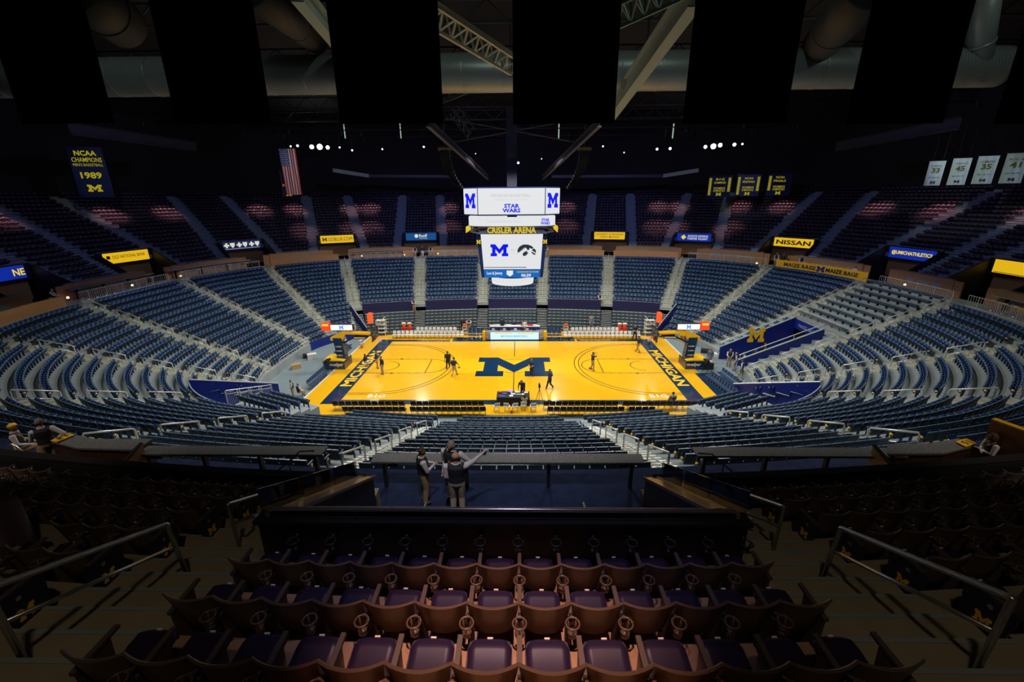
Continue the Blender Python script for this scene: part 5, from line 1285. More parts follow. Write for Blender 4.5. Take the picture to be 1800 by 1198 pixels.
court(1304, 650, 'usher with an arm on the tunnel rail', 1.4, z=0, **USH, hair='hair_brown', la='reach')
court(1301, 665, 'usher walking with his back turned in front of the other ushers', .8, z=0, **USH, hair='hair_brown', legs='walk')
for p in PEOPLE[-4:]: p['extras'] = (collar,)
court(1181, 716, 'man in a grey shirt sitting in the right near sideline row', 0, 1.8, top='grey_cloth', pants='navy_suit', hair='hair_black', legs='sit', fore='skin', la='lap', ra='lap')
court(609, 612, 'man sitting behind the left basket', -1.4, 1.8, z=0, top='shirt_white', pants='khaki', legs='sit', hair='hair_grey', la='lap', ra='lap')
court(634, 611, 'photographer in khakis crouching under the left basket', -1.5, 1.8, top='shirt_white', pants='khaki_pale', legs='squat', la='up', ra='up', hair='hair_black')
court(643, 642, 'cameraman in black with white trousers sitting by the left basket base', -1.5, 1.8, top='pants_black', pants='shirt_white', legs='squat', la='up', ra='up', hair='hair_black', skin='skin_dark')
court(517, 700, 'usher standing at the left floor gate', 1.9, 1.75, z=0, **USH, hair='hair_grey', la='hold'); PEOPLE[-1]['extras'] = (collar,)
court(527, 698, 'usher sitting at the left floor gate beside the standing usher', -.5, 1.75, z=0, **USH, hair='hair_grey', legs='sit', la='lap', ra='lap'); PEOPLE[-1]['extras'] = (collar,)
court(814, 583, 'man in dark clothes standing left of the scorer table', pi, z=.3, top='navy_suit', pants='pants_black', hair='hair_brown')
court(825, 584, 'usher with folded arms left of the scorer table', pi, z=.3, **USH, hair='hair_brown', la='fold', ra='fold'); PEOPLE[-1]['extras'] = (collar,)
court(883, 583, 'man in a black coat behind the scorer table', .2, top='pants_black', pants='pants_black', hair='hair_brown', la='reach')
court(904, 578, 'person in navy seated at the press table', pi, z=.3, top='navy_shirt', pants='navy_suit', hair='hair_red', legs='sit', la='lap', ra='lap')
court(922, 588, 'person in white leaning on the scorer table', 0, top='shirt_white', pants='grey_cloth', hair='hair_brown', lean=.3, la='reach', ra='reach')
court(1039, 578, 'man in grey standing behind the right team bench', pi, z=.3, top='grey_cloth', pants='grey_cloth', hair='hair_black')
court(1340, 632, 'man in black standing in the tunnel in front of the yellow letter', pi, z=0, top='pants_black', pants='pants_black', hair='hair_brown', la='fold', ra='fold')
court(1325, 640, 'second person in black in the tunnel', pi-.4, 1.7, z=0, top='pants_black', pants='pants_black', hair='hair_black')
court(922, 719, 'woman with long brown hair and a tan jacket at the media table', 0, 1.7, top='tan_coat', pants='grey_cloth', hair='hair_brown', hairstyle='long', legs='sit', la='reach', ra='reach'); PEOPLE[-1]['extras'] = (bob('hair_brown'),)
# ushers high in the bowl: on the row or deck they stand on
def bowlp(th, o, z, label, rz0=0, **k):
    P = bp(th, o, z); n = nrm(th); person(label, P, atan2(n.x, -n.y)+rz0, 1.78, **k)
bowlp(100.6, 12.4, 1.75, 'usher standing at the foot of the left far aisle', 0, **USH, hair='hair_brown', la='fold', ra='fold')
bowlp(80., 11.3, z_row(12), 'usher sitting at the foot of the right far aisle', .6, **USH, hair='hair_grey', legs='sit', la='lap', ra='lap')
bowlp(100.6, -.9, ZT, 'left of the group of ushers in the portal under the blue bear sign', .3, **USH, hair='hair_brown')
bowlp(99.8, -1.0, ZT, 'middle of the group of ushers in the portal under the blue bear sign', 0, **{**USH, 'pants': 'shirt_white', 'sleeve': 'vest_navy'}, hair='hair_brown')
bowlp(98.9, -1.2, ZT, 'right of the group of ushers in the portal under the blue bear sign', -.4, **USH, hair='hair_grey')
bowlp(86.9, .6, ZT, 'left of two ushers at the top of the aisle right of the scoreboard', .3, **USH, hair='hair_brown')
bowlp(86.0, .6, ZT, 'right of two ushers at the top of the aisle right of the scoreboard', -.4, **USH, hair='hair_grey', la='fold', ra='fold')
bowlp(35.3, -1.4, ZT, 'usher in the portal below the yellow car maker sign, left', 0, **USH, hair='hair_brown')
bowlp(33.6, -1.6, ZT, 'person in dark clothes in the portal below the yellow car maker sign', 0, top='pants_black', pants='pants_black', hair='hair_black')
bowlp(28., -1.3, ZT, 'usher behind the long yellow banner, nearer its left end', .3, **USH, hair='hair_grey')
bowlp(13., -1.2, ZT, 'person leaning behind the right end of the long yellow banner', .2, top='shirt_white', pants='khaki', hair='hair_black', legs='sit', la='lap', ra='lap')
bowlp(183., -.9, ZT, 'usher leaning at the top of the left end aisle', .5, **USH, hair='hair_grey', lean=.3, la='reach', ra='reach')
for p in PEOPLE:
    if p['voxel'] > .02 and p['extras'] and len(p['extras']) > 1 and lanyard in p['extras']: p['extras'] = (collar,)
for p in PEOPLE:
    if 'seated at the press table' in p['label']: p['base'] = Vector((p['base'].x, 12.15, .06))
finish_people()
print('people', len(PEOPLE))
# ================================================================== centre-hung scoreboard
SX = -.1
sb = thing('scoreboard', 'huge centre-hung video scoreboard with white screens above the court', 'scoreboard', (SX, 0, 9.0))
Z = lambda z: z-9.0
LW_ = glow('screen_white', (.80, .81, .83), .95); SB = glow('screen_blue', (.0, .005, .85), .95); SN = glow('screen_navy', (.03, .04, .12), .5)
mat('frame_blue', (.006, .02, .10), .4)
b = MB(); b.box((0, 0, Z(18.5)), (.85, .85, 9.)); b.build('mast', mat('mast_purple', (.05, .045, .09), .6), sb)
# top octagon
oc = [(-2.72, -3.6), (2.72, -3.6), (3.95, -2.3), (3.95, 2.3), (2.72, 3.6), (-2.72, 3.6), (-3.95, 2.3), (-3.95, -2.3)]
b = MB(); b.poly(oc, Z(14.55), Z(16.75)); b.build('top_frame', 'frame_blue', sb)
for i in range(8):
    a, c = Vector((*oc[i], 0)), Vector((*oc[(i+1) % 8], 0)); L = (c-a).length; d = (c-a).normalized(); n = Vector((d.y, -d.x, 0))
    M = frame((a+c)/2+n*.02+Vector((0, 0, Z(15.65))), d, (0, 0, 1), n)
    b = MB(); b.box((0, 0, 0), (L-.08, 2.0, .03)); p = b.build('top_screen', LW_, sb, M=M)
    if i % 2: block_m(p, Matrix.Translation((0, .05, .02)), L*.74, 1.15, SB)
    else:
        text('MICHIGAN BASKETBALL', p, Matrix.Translation((0, .45, .016)), 3.2, .22, glow('screen_grey', (.55, .56, .58), .9), 'screen_lettering', .004, 0)
        text('PREGAME SHOW  CONCOURSE', p, Matrix.Translation((0, .12, .016)), 2.6, .1, glow('screen_grey2', (.66, .67, .69), .9), 'screen_lettering', .004, 0)
        text('STAR\nWARS', p, Matrix.Translation((0, -.52, .016)), 1.45, .68, SB, 'screen_lettering', .004, .04)
# ring display
def ring_face(rx, ry, z0, z1, mt, name, n=56, bulge=1.0):
    b = MB(); P = []
    for k in range(n+1):
        a = 2*pi*k/n; e = 4.; r = (abs(cos(a))**e+abs(sin(a))**e)**(-1/e); P.append((rx*r*cos(a), ry*r*sin(a)))
    b.grid([[(x, y, z0) for x, y in P], [(x, y, z1) for x, y in P]]); b.grid([[(x*.9, y*.9, z1) for x, y in P], [(x*.9, y*.9, z0) for x, y in P]]); b.grid([[(x, y, z1) for x, y in P], [(x*.9, y*.9, z1) for x, y in P]]); b.grid([[(x*.9, y*.9, z0) for x, y in P], [(x, y, z0) for x, y in P]])
    return b.build(name, mt, sb)
rg = ring_face(3.75, 3.45, Z(13.72), Z(14.42), LW_, 'ring_display')
for y, U, s in ((-3.47, DN, 1), (3.47, UP, 1)):
    text('STAR\nWARS', sb, Matrix.Translation((2.75 if y < 0 else -2.75, y, Z(14.07))) @ U, .75, .5, SB, 'screen_lettering', .004, .04)
    text('MICHIGAN BASKETBALL', sb, Matrix.Translation((-.6 if y < 0 else .6, y, Z(14.1))) @ U, 2.8, .2, MATS['screen_grey2'], 'screen_lettering', .004, 0)
ring_face(3.72, 3.42, Z(13.62), Z(13.68), 'truss_grey', 'sign_truss'); ring_face(3.65, 3.35, Z(13.12), Z(13.18), 'truss_grey', 'sign_truss')
b = MB()
for k in range(24):
    a = 2*pi*k/24; a2 = a+pi/24
    pp = []
    for q, z in ((a, 13.65), (a2, 13.15)):
        r = (abs(cos(q))**4+abs(sin(q))**4)**-.25; pp.append((3.6*r*cos(q), 3.3*r*sin(q), Z(z)))
    b.tube(pp, .03, 5)
b.build('sign_lattice', 'truss_grey', sb)
LY = glow('letter_yellow', (.95, .70, .02), .75)
text('CRISLER ARENA', sb, Matrix.Translation((0, -3.5, Z(13.4))) @ DN, 4.0, .5, LY, 'arena_lettering', .05, .03)
text('CRISLER ARENA', sb, Matrix.Translation((0, 3.5, Z(13.4))) @ UP, 4.0, .5, LY, 'arena_lettering', .05, .03)
for s in (-1, 1): text('CRISLER ARENA', sb, frame(Vector((s*3.8, 0, Z(13.4))), (0, s, 0), (0, 0, 1), (s, 0, 0)), 5.8, .5, LY, 'arena_lettering', .05, .03)
# main screens: four sides leaning in towards the bottom
WT, WB, DT, DB, ZT_, ZB_ = 2.62, 2.42, 2.75, 2.35, 13.03, 9.3
b = MB(); b.hexa([(-WB-.25, -DB-.0, Z(ZB_)), (WB+.25, -DB, Z(ZB_)), (WB+.25, DB, Z(ZB_)), (-WB-.25, DB, Z(ZB_)), (-WT-.35, -DT, Z(ZT_)), (WT+.35, -DT, Z(ZT_)), (WT+.35, DT, Z(ZT_)), (-WT-.35, DT, Z(ZT_))]); b.build('main_frame', 'frame_blue', sb)
def facept(s, u, v):   # s = -1 front, +1 back; u -1..1, v 0..1
    return Vector(((WB+(WT-WB)*v)*u*(-s if s > 0 else 1)*(1), s*(DB+(DT-DB)*v+.02), Z(ZB_)+(ZT_-ZB_)*v))
for s in (-1, 1):
    A, B, C, D = facept(s, -1, 0), facept(s, 1, 0), facept(s, 1, 1), facept(s, -1, 1)
    x = (B-A).normalized(); yv = ((D+C)/2-(A+B)/2).normalized(); n = x.cross(yv)
    def q4(u0, u1, v0, v1, mt, nm, off):
        P = [facept(s, u, v)+n*off for u, v in ((u0, v0), (u1, v0), (u1, v1), (u0, v1))]; b = MB(); b.add(P+[p-n*.015 for p in P], [(0, 1, 2, 3), (0, 4, 5, 1), (1, 5, 6, 2), (2, 6, 7, 3), (3, 7, 4, 0)]); return b.build(nm, mt, sb)
    q4(-1, 1, .2, 1, LW_, 'main_screen', .02)
    q4(-1, 1, 0, .19, glow('strip_blue', (.0, .16, .62), .8), 'info_strip', .02)
    q4(-.97, .5, .235, .25, SN, 'screen_swash', .026)
    F = lambda u, v, o=.035: frame(facept(s, u, v)+n*o, x, yv, n)
    block_m(sb, F(-.42, .64), 1.5, 1.02, SB)
    text('VS', sb, F(.02, .64), .3, .22, MATS['screen_grey2'], 'screen_lettering', .004, .02)
    # bird-head emblem: crown stroke, beak and the curl under it
    hk = glow('hawk_dark', (.03, .045, .07), .6)
    M = F(.49, .64); b = MB()
    b.poly([(-.74, -.30), (-.78, .02), (-.60, .32), (-.28, .48), (.10, .48), (.42, .36), (.60, .18), (.44, .10), (.26, .20), (.22, .02), (.05, .02), (-.02, .18), (-.20, .24), (-.14, .12), (-.34, .16), (-.24, .05), (-.46, .04), (-.36, -.06), (-.58, -.06), (-.52, -.16), (-.68, -.16)], 0, .006, 0, M)
    b.poly([(.46, .06), (.64, .14), (.78, .02), (.80, -.30), (.70, -.18), (.50, -.06)], 0, .006, 0, M); b.poly([(.38, -.1), (.60, -.22), (.76, -.32), (.72, -.42), (.56, -.36), (.44, -.24)], 0, .006, 0, M)
    b.poly([(-.30, -.48), (-.34, -.30), (-.16, -.12), (.10, -.06), (.02, -.18), (.16, -.20), (.06, -.34), (-.06, -.46), (-.2, -.5)], 0, .006, 0, M)
    b.build('bird_emblem', hk, sb)
    SW = glow('screen_paper', (.9, .92, .95), .9)
    text('Lou & Jimmy', sb, F(-.62, .1), 1.35, .34, SW, 'screen_lettering', .004, .02)
    b = MB(); b.poly([(-.28, .26), (.28, .26), (.28, -.08), (0, -.28), (-.28, -.08)], 0, .006, 0, F(-.08, .1)); b.build('shield_mark', SW, sb)
    text('COUNTDOWN TO TIP-OFF', sb, F(.55, .135), 1.9, .14, LY, 'screen_lettering', .004, .02)
    text('06:39', sb, F(.5, .055), .85, .28, SW, 'screen_lettering', .004, .03)
for sx in (-1, 1):
    b = MB(); n = Vector((sx, 0, 0)); b.hexa([(sx*(WB+.255), -DB*.85, Z(ZB_+.75)), (sx*(WB+.28), -DB*.85, Z(ZB_+.75)), (sx*(WB+.28), DB*.85, Z(ZB_+.75)), (sx*(WB+.255), DB*.85, Z(ZB_+.75)), (sx*(WT+.34), -DT*.85, Z(ZT_)-.1), (sx*(WT+.37), -DT*.85, Z(ZT_)-.1), (sx*(WT+.37), DT*.85, Z(ZT_)-.1), (sx*(WT+.34), DT*.85, Z(ZT_)-.1)]); b.build('side_screen', LW_, sb)
    for sy in (-1, 1): block_m(sb, Matrix.Translation((sx*(WT+.19), sy*(DT+.0), Z(12.4))) @ (DN if sy < 0 else UP), .34, .34, LY, .03)
b = MB(); b.lathe([(1.92, Z(8.45)), (2.0, Z(9.15))], 48); b.build('bottom_ring', LW_, sb, True)
b = MB(); b.lathe([(2.1, Z(9.16)), (2.1, Z(9.3))], 32); b.build('bottom_frame', 'frame_blue', sb)
# ================================================================== portal signs
def portal_sign(t, label, bg, fn, w=4.9, h=1.15, lit=.75):
    M = bframe(t % 360, -UO-UD*4+.07, 9.82)
    o = thing('portal_sign', label, 'sign', M); b = MB(); b.box((0, 0, 0), (w+.16, .1, h+.16)); b.build('frame', 'dark_metal', o)
    b = MB(); b.box((0, .06, 0), (w, .03, h)); b.build('face', glow('sign_%s' % bg, {'yellow': (1., .60, .01), 'blue': (.005, .03, .42), 'sky': (.01, .12, .40), 'navy': (.01, .02, .14)}[bg], lit), o)
    fn(o, Matrix.Translation((0, .076, 0)) @ UP)
NV = glow('sign_ink', (.01, .012, .05), .3); YL = glow('sign_yellow_ink', (1., .72, .03), .85); WH = glow('sign_white_ink', (.9, .9, .85), .8)
def T_(s, u, v, w, h, m, bold=.02): return lambda o, M: text(s, o, M @ Matrix.Translation((u, v, 0)), w, h, m, 'lettering', .006, bold)
def many(*f): return lambda o, M: [g(o, M) for g in f]
def box_(u, v, w, h, m): return lambda o, M: (lambda b: (b.box((u, v, .003), (w, h, .006)), b.build('logo_block', m, o, M=M)))(MB())
portal_sign(182., 'blue lit sign with yellow lettering at the left edge', 'blue', T_('NE', 1.75, 0, 1.0, .6, YL), 4.6)
portal_sign(168., 'wide yellow lit bank sign over the left portal', 'yellow', many(box_(-1.95, .1, .36, .36, NV), T_('OLD NATIONAL BANK', .25, .14, 3.6, .34, NV, .0), T_('arena partner', .9, -.28, 1.8, .14, NV, 0)) if False else many(box_(-1.95, .1, .36, .36, NV), T_('OLD NATIONAL BANK', .25, .1, 3.6, .36, NV, .0)))
def crosses(o, M):
    for u in (-1.6, 0, 1.6):
        b = MB(); b.box((u-.38, .05, .003), (.24, .66, .006)); b.box((u-.38, .05, .003), (.66, .24, .007)); b.poly([(u+.06, .36), (u+.66, .36), (u+.62, -.02), (u+.36, -.34), (u+.1, -.02)], 0, .006); b.build('cross_and_shield', glow('pale_cream', (.85, .85, .55), .8), o, M=M)
    b = MB(); b.box((0, -.44, .003), (4.4, .03, .006)); b.build('underline', MATS['pale_cream'], o, M=M)
portal_sign(141.5, 'navy lit sign with three pale cross and shield pairs', 'navy', crosses)
portal_sign(116., 'yellow lit web address sign with a block letter', 'yellow', many(lambda o, M: block_m(o, M @ Matrix.Translation((-1.85, 0, 0)), .7, .5, NV, .006), T_('GOBLUE.COM', .45, 0, 3.6, .52, NV, .0)))
portal_sign(100., 'blue lit sign with a round white emblem left of the scoreboard', 'sky', many(lambda o, M: (lambda b: (b.lathe([(.3, 0), (.3, .006)], 20, 0, Matrix.Translation((-.75, .12, 0))), b.build('round_emblem', WH, o, M=M)))(MB()), T_('Ruoff', .35, .16, 1.3, .46, WH), T_('MORTGAGE', .35, -.28, 1.3, .14, WH, 0)), lit=.6)
portal_sign(79.2, 'yellow lit sign with two lines of text right of the scoreboard', 'yellow', many(T_('UNIVERSITY OF MICHIGAN', 0, .22, 4.3, .26, NV, 0), T_('CREDIT     UNION', 0, -.2, 3.0, .26, NV, 0), lambda o, M: block_m(o, M @ Matrix.Translation((.1, -.2, 0)), .3, .26, NV, .006)))
portal_sign(62., 'blue lit sign with white lettering and a yellow diamond', 'blue', many(lambda o, M: (lambda b: (b.poly([(-1.9, 0), (-1.5, .38), (-1.1, 0), (-1.5, -.38)], 0, .006), b.build('diamond', YL, o, M=M)))(MB()), T_('ALWAYS LEADING', .55, .2, 2.9, .32, WH, .01), T_('FOREVER VALIANT', .55, -.2, 2.9, .32, WH, .01)))
portal_sign(36., 'yellow lit car maker sign over the right portal', 'yellow', T_('NISSAN', 0, 0, 4.3, .6, NV, .03))
portal_sign(9.6, 'blue lit sign with yellow lettering over the far right portal', 'blue', T_('@UMICHATHLETICS', 0, 0, 4.3, .5, YL, .03))
portal_sign(-1.6, 'plain yellow lit sign at the right edge', 'yellow', lambda o, M: box_(0, -.5, 4.6, .05, NV)(o, M))
# ================================================================== banners and the flag
def cloth(parent, w, h, M, mt, name='cloth', amp=.03, n=14):
    b = MB(); R = [[(w*(i/n-.5), amp*sin(i*1.2+z), z) for i in range(n+1)] for z in (0, -h*.33, -h*.66, -h)]
    b.grid(R); b.grid([[(x, y+.012, z) for x, y, z in r] for r in R][::-1]); return b.build(name, mt, parent, True, M)
def pole(parent, w):
    b = MB(); b.tube([(-w/2-.05, 0, .03), (w/2+.05, 0, .03)], .03, 6); b.tube([(-w*.3, 0, .03), (-w*.3, 0, 3.)], .008, 4); b.tube([(w*.3, 0, .03), (w*.3, 0, 3.)], .008, 4); b.build('hanging_bar', 'dark_metal', parent)
# seven big dark banners seen from behind, hung over the near stand
for k, (pl, pr) in enumerate(((38, 202), (310, 478), (598, 780), (902, 1080), (1200, 1380), (1488, 1656), (1748, 1925))):
    A, B = GY(pl, 218, -29.0), GY(pr, 218, -29.0); w = (B-A).length; h = 5.2
    t = thing('hanging_banner', 'dark navy banner hung over the near stand, %s from the left' % ORD[k], 'banner', ((A.x+B.x)/2, -29.0, A.z+h), 'dark banners near the roof'); cloth(t, w, h, None, 'banner_navy', amp=.015); pole(t, w)
    if k in (2, 3, 4): block_m(t, Matrix.Translation((.05*w, -.03, -h+.75)) @ DN, w*.36, w*.30, 'banner_navy_dark', .004)
    if k in (2, 3): text('1989' if k == 2 else '1992', t, Matrix.Translation((0, -.03, -h+2.55)) @ frame(Vector((0, 0, 0)), (-1, 0, 0), (0, 0, 1), (0, 1, 0)), w*.72, .6, 'banner_navy_dark', 'show_through_digits', .004, .03)
def hung(label, px, py0, py1, wpx, y, rz, mt, deco, group=None, name='hanging_banner'):
    A = GY(px, py1, y); C = GY(px, py0, y); h = C.z-A.z
    d = (A-CAM).dot(ray(900, 599).normalized()); w = wpx/FPX*d/max(.6, cos(rz))
    t = thing(name, label, 'banner' if name != 'flag' else 'flag', LRz((A.x, y, A.z+h), rz), group); cloth(t, w, h, None, mt); pole(t, w); deco(t, w, h); return t
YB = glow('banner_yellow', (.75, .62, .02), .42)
def ncaa(t, w, h):
    F = lambda v: Matrix.Translation((0, -.05, -h*v)) @ DN
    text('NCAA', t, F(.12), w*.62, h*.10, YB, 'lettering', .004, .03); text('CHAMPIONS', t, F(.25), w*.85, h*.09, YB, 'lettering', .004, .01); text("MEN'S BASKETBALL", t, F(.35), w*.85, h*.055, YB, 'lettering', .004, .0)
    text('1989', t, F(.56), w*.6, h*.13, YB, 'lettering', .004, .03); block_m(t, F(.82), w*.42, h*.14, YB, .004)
hung('navy championship banner with yellow lettering hanging at the upper left', 172, 258, 346, 46, 12, .35, mat('banner_blue', (.01, .02, .10), .8), ncaa)
def gym(lines, sides):
    def f(t, w, h):
        F = lambda v, u=0: Matrix.Translation((u*w, -.05, -h*v)) @ DN
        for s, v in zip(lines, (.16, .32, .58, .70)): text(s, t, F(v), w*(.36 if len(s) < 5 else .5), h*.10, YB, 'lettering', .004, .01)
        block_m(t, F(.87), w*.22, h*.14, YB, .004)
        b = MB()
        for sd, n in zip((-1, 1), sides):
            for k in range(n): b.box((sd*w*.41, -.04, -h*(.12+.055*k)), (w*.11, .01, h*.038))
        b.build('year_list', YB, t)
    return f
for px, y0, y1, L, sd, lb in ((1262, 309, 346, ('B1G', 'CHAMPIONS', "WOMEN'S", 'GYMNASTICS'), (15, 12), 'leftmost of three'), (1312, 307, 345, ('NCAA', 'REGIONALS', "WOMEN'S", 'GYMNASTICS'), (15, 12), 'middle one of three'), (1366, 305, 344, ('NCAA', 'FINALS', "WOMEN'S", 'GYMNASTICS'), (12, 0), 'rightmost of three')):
    hung('small navy banner with yellow year lists at upper right, %s' % lb, px, y0, y1, 37, 28, -.2, 'banner_blue', gym(L, sd), 'navy year banners')
def jersey(nm, num):
    def f(t, w, h):
        F = lambda v: Matrix.Translation((0, -.05, -h*v)) @ DN; I = mat('olive_ink', (.16, .14, .01), .7)
        text(nm, t, F(.2), w*.66, h*.07, I, 'lettering', .004, 0); text(num, t, F(.38), w*.5, h*.2, I, 'lettering', .004, .03); text('1940 1950 1960', t, F(.66), w*.68, h*.03, 'navy_panel', 'lettering', .004, 0) if False else None
        b = MB(); [b.box((w*u, -.045, -h*.66), (w*.17, .01, h*.025)) for u in (-.24, 0, .24)]; b.build('year_line', 'grey', t)
        block_m(t, F(.87), w*.32, h*.10, 'navy_panel', .004)
    return f
JW = mat('jersey_white', (.42, .50, .50), .8, emit=(.42, .55, .56), es=.22)
for px, y0, y1, w, nm, num in ((1637, 283, 326, 19, 'RUSSELL', '33'), (1679, 278, 325, 21, 'TOMJANOVICH', '45'), (1724, 274, 323, 23, 'HUBBARD', '35'), (1774, 269, 322, 25, 'RICE', '41')):
    hung('white retired jersey banner reading %s, %s of four at upper right' % ({'33': 'thirty three', '45': 'forty five', '35': 'thirty five', '41': 'forty one'}[num], {'33': 'leftmost', '45': 'second', '35': 'third', '41': 'rightmost'}[num]), px, y0, y1, w, 6, -.5, 'jersey_white' if False else mat('jersey_cloth', (.62, .72, .72), .8), jersey(nm, num), 'retired jersey banners')
def flag(t, w, h):
    # stripes run down, canton at the upper left
    for o in list(t.children):
        if o.name.startswith('cloth'): bpy.data.objects.remove(o)
    n = 13
    for k in range(n):
        c = MB(); sw = w/n; x0 = -w/2+sw*k; R = [[(x0+sw*i/2, .05*sin((x0+sw*i/2)*9+z*.6), z) for i in range(3)] for z in [-h*q/8 for q in range(9)]]
        if k < 7: R = R[3:]
        c.grid(R); c.grid([[(x, y+.012, z) for x, y, z in r] for r in R][::-1]); c.build('stripe', 'flag_red' if k % 2 == 0 else 'flag_white', t)
    c = MB(); R = [[(-w/2+w*7/13*i/8, .05*sin((-w/2+w*7/13*i/8)*9+z*.6), z) for i in range(9)] for z in [-h*q/8 for q in range(4)]]
    c.grid(R); c.grid([[(x, y+.012, z) for x, y, z in r] for r in R][::-1]); cn = c.build('canton', 'flag_blue', t)
    s = MB()
    for r in range(9):
        for q in range(6 if r % 2 == 0 else 5):
            x = -w/2+w*7/13*((q+.5+(0 if r % 2 == 0 else .5))/6); z = -h*3/8*(r+.7)/9.4; s.lathe([(.06, 0), (.06, .02)], 5, 0, Matrix.Translation((x, .05*sin(x*9+z*.6)-.01, z)) @ DN)
    s.build('stars', 'flag_white', cn)
mat('flag_white', (.6, .56, .6), .8)
hung('United States flag hanging vertically from the roof', 517, 261, 342, 27, 14, .1, 'flag_red', flag, name='flag')
t2 = hung('navy and orange banner half hidden behind the flag', 509, 300, 346, 20, 15.5, .1, 'banner_blue', lambda t, w, h: (block_m(t, Matrix.Translation((0, -.05, -h*.9)) @ DN, w*.45, h*.12, glow('orange_ink', (1, .4, .01), .5), .004), text('1976', t, Matrix.Translation((-w*.1, -.05, -h*.55)) @ DN, w*.6, h*.1, MATS['orange_ink'], 'lettering', .004, .02)))
for J, wt, hf in ((GY(1705, 298, 6), 1500, 22), (GY(517, 300, 14), 900, 16), (GY(1315, 327, 28), 800, 18), (GY(172, 300, 12), 700, 16)):
    d_ = (CAM-J); d_.z = 0; d_.normalize(); spot('banner_light', J+d_*11+Vector((0, 0, 4.5)), J, wt, hf, .8, (.85, 1., 1.), .1)
# ================================================================== roof steel, ducts, lamps
def truss(name, label, A, B, depth, mt, n=8, w=.13, up=Vector((0, 0, 1))):
    t = thing(name, label, 'truss', A); d = B-A; side = d.cross(up).normalized(); u = side.cross(d).normalized()*depth
    b = MB(); z = Vector((0, 0, 0))
    b.bar(z, d, w, w); b.bar(z+u, d+u, w, w); b.bar(z+u*.5+side*depth*.6, d+u*.5+side*depth*.6, w, w); b.build('chords', mt, t)
    b = MB(); b2 = MB()
    for k in range(n):
        P = d*(k/n); Q = d*((k+.5)/n); R_ = d*((k+1)/n); b.bar(P, Q+u, w*.6, w*.6); b.bar(Q+u, R_, w*.6, w*.6); b2.bar(P, Q+u*.5+side*depth*.6, w*.5, w*.5); b2.bar(Q+u*.5+side*depth*.6, R_, w*.5, w*.5)
    b.build('web', mt, t); b2.build('side_web', mt, t)
truss('roof_truss', 'pale lattice truss running down to the right between two banners', GY(690, 8, -21), GY(899, 131, -13), 1.0, mat('truss_pale', (.55, .52, .38), .5), 10)
truss('roof_truss', 'grey lattice truss below the pale one, left of centre', GY(899, 132, -13), GY(740, 195, 2), .9, 'truss_grey', 10)
truss('roof_truss', 'green lattice truss at the top right of centre', GY(1060, 60, -22), GY(1260, -30, -22), 1.0, mat('truss_mint', (.42, .60, .46), .5), 8)
truss('roof_truss', 'small purple truss segment left of the crossed braces', GY(790, 200, 4), GY(822, 242, 4), 1.0, 'truss_grey', 4)
def girder(label, A, B, h, mt, fl=.5):
    t = thing('roof_girder', label, 'girder', A); b = MB(); d = B-A; b.bar((0, 0, 0), d, .06, h); b.build('web', mt, t)
    b = MB(); b.bar((0, 0, h/2), d+Vector((0, 0, h/2)), fl, .06); b.build('top_flange', mt, t); b = MB(); b.bar((0, 0, -h/2), d-Vector((0, 0, h/2)), fl, .06); b.build('bottom_flange', mt, t)
girder('heavy pale green steel girder rising at the upper right of centre', GY(1225, -20, -22), GY(1075, 195, -9), 1.0, mat('girder_mint', (.34, .42, .38), .5))
girder('grey girder leading to the scoreboard from the left', GY(752, 215, -6), GY(858, 312, 22), .5, 'truss_grey', .3); girder('grey girder leading to the scoreboard from the right', GY(1054, 215, -6), GY(954, 312, 22), .5, 'truss_grey', .3)
girder('pale grey girder at the top edge left of the third banner', GY(520, -20, -20), GY(600, 80, -14), .8, 'girder_mint')
mat('joist', (.012, .012, .014), .6)
girder('dark sloping girder over the left upper tier', GY(120, 225, 0), GY(345, 258, 14), .9, 'joist'); girder('dark sloping girder over the right upper tier', GY(1690, 215, 0), GY(1470, 258, 14), .9, 'joist')
girder('short pale girder over the far left tier', GY(585, 299, 30), GY(648, 309, 34), .45, 'girder_mint'); girder('short pale girder over the far right tier', GY(1228, 299, 30), GY(1166, 309, 34), .45, 'girder_mint')
girder('long horizontal girder across the far roof', GY(640, 309, 36), GY(800, 310, 36), .35, 'truss_grey'); girder('long horizontal girder across the far roof, right of the speakers', GY(970, 310, 36), GY(1170, 309, 36), .35, 'truss_grey')
for a, c, lb in (((785, 208), (1008, 249), 'thin steel brace falling to the right above the scoreboard'), ((1000, 212), (800, 249), 'thin steel brace falling to the left above the scoreboard')):
    A, B = GY(*a, 6), GY(*c, 6); t = thing('roof_brace', lb, 'brace', A); b = MB(); b.tube([(0, 0, 0), B-A], .055, 6); b.build('rod', 'truss_grey', t); b = MB(); b.box((0, 0, 0), (.2, .1, .2)); b.box(B-A, (.2, .1, .2)); b.build('end_plate', 'truss_grey', t)
# roof joists: dark, regular
for k in range(9):
    y = -26+9*k; b = MB(); b.box((0, y, 27.6), (110, .18, .14)); b.box((0, y, 26.4), (110, .18, .14))
    for q in range(36): b.bar((-54+3*q, y, 26.4), (-52.5+3*q, y, 27.6), .08, .08); b.bar((-52.5+3*q, y, 27.6), (-51+3*q, y, 26.4), .08, .08)
    struct('roof_joist', b, mat('joist', (.012, .012, .014), .6), label='dark roof joist spanning the hall')
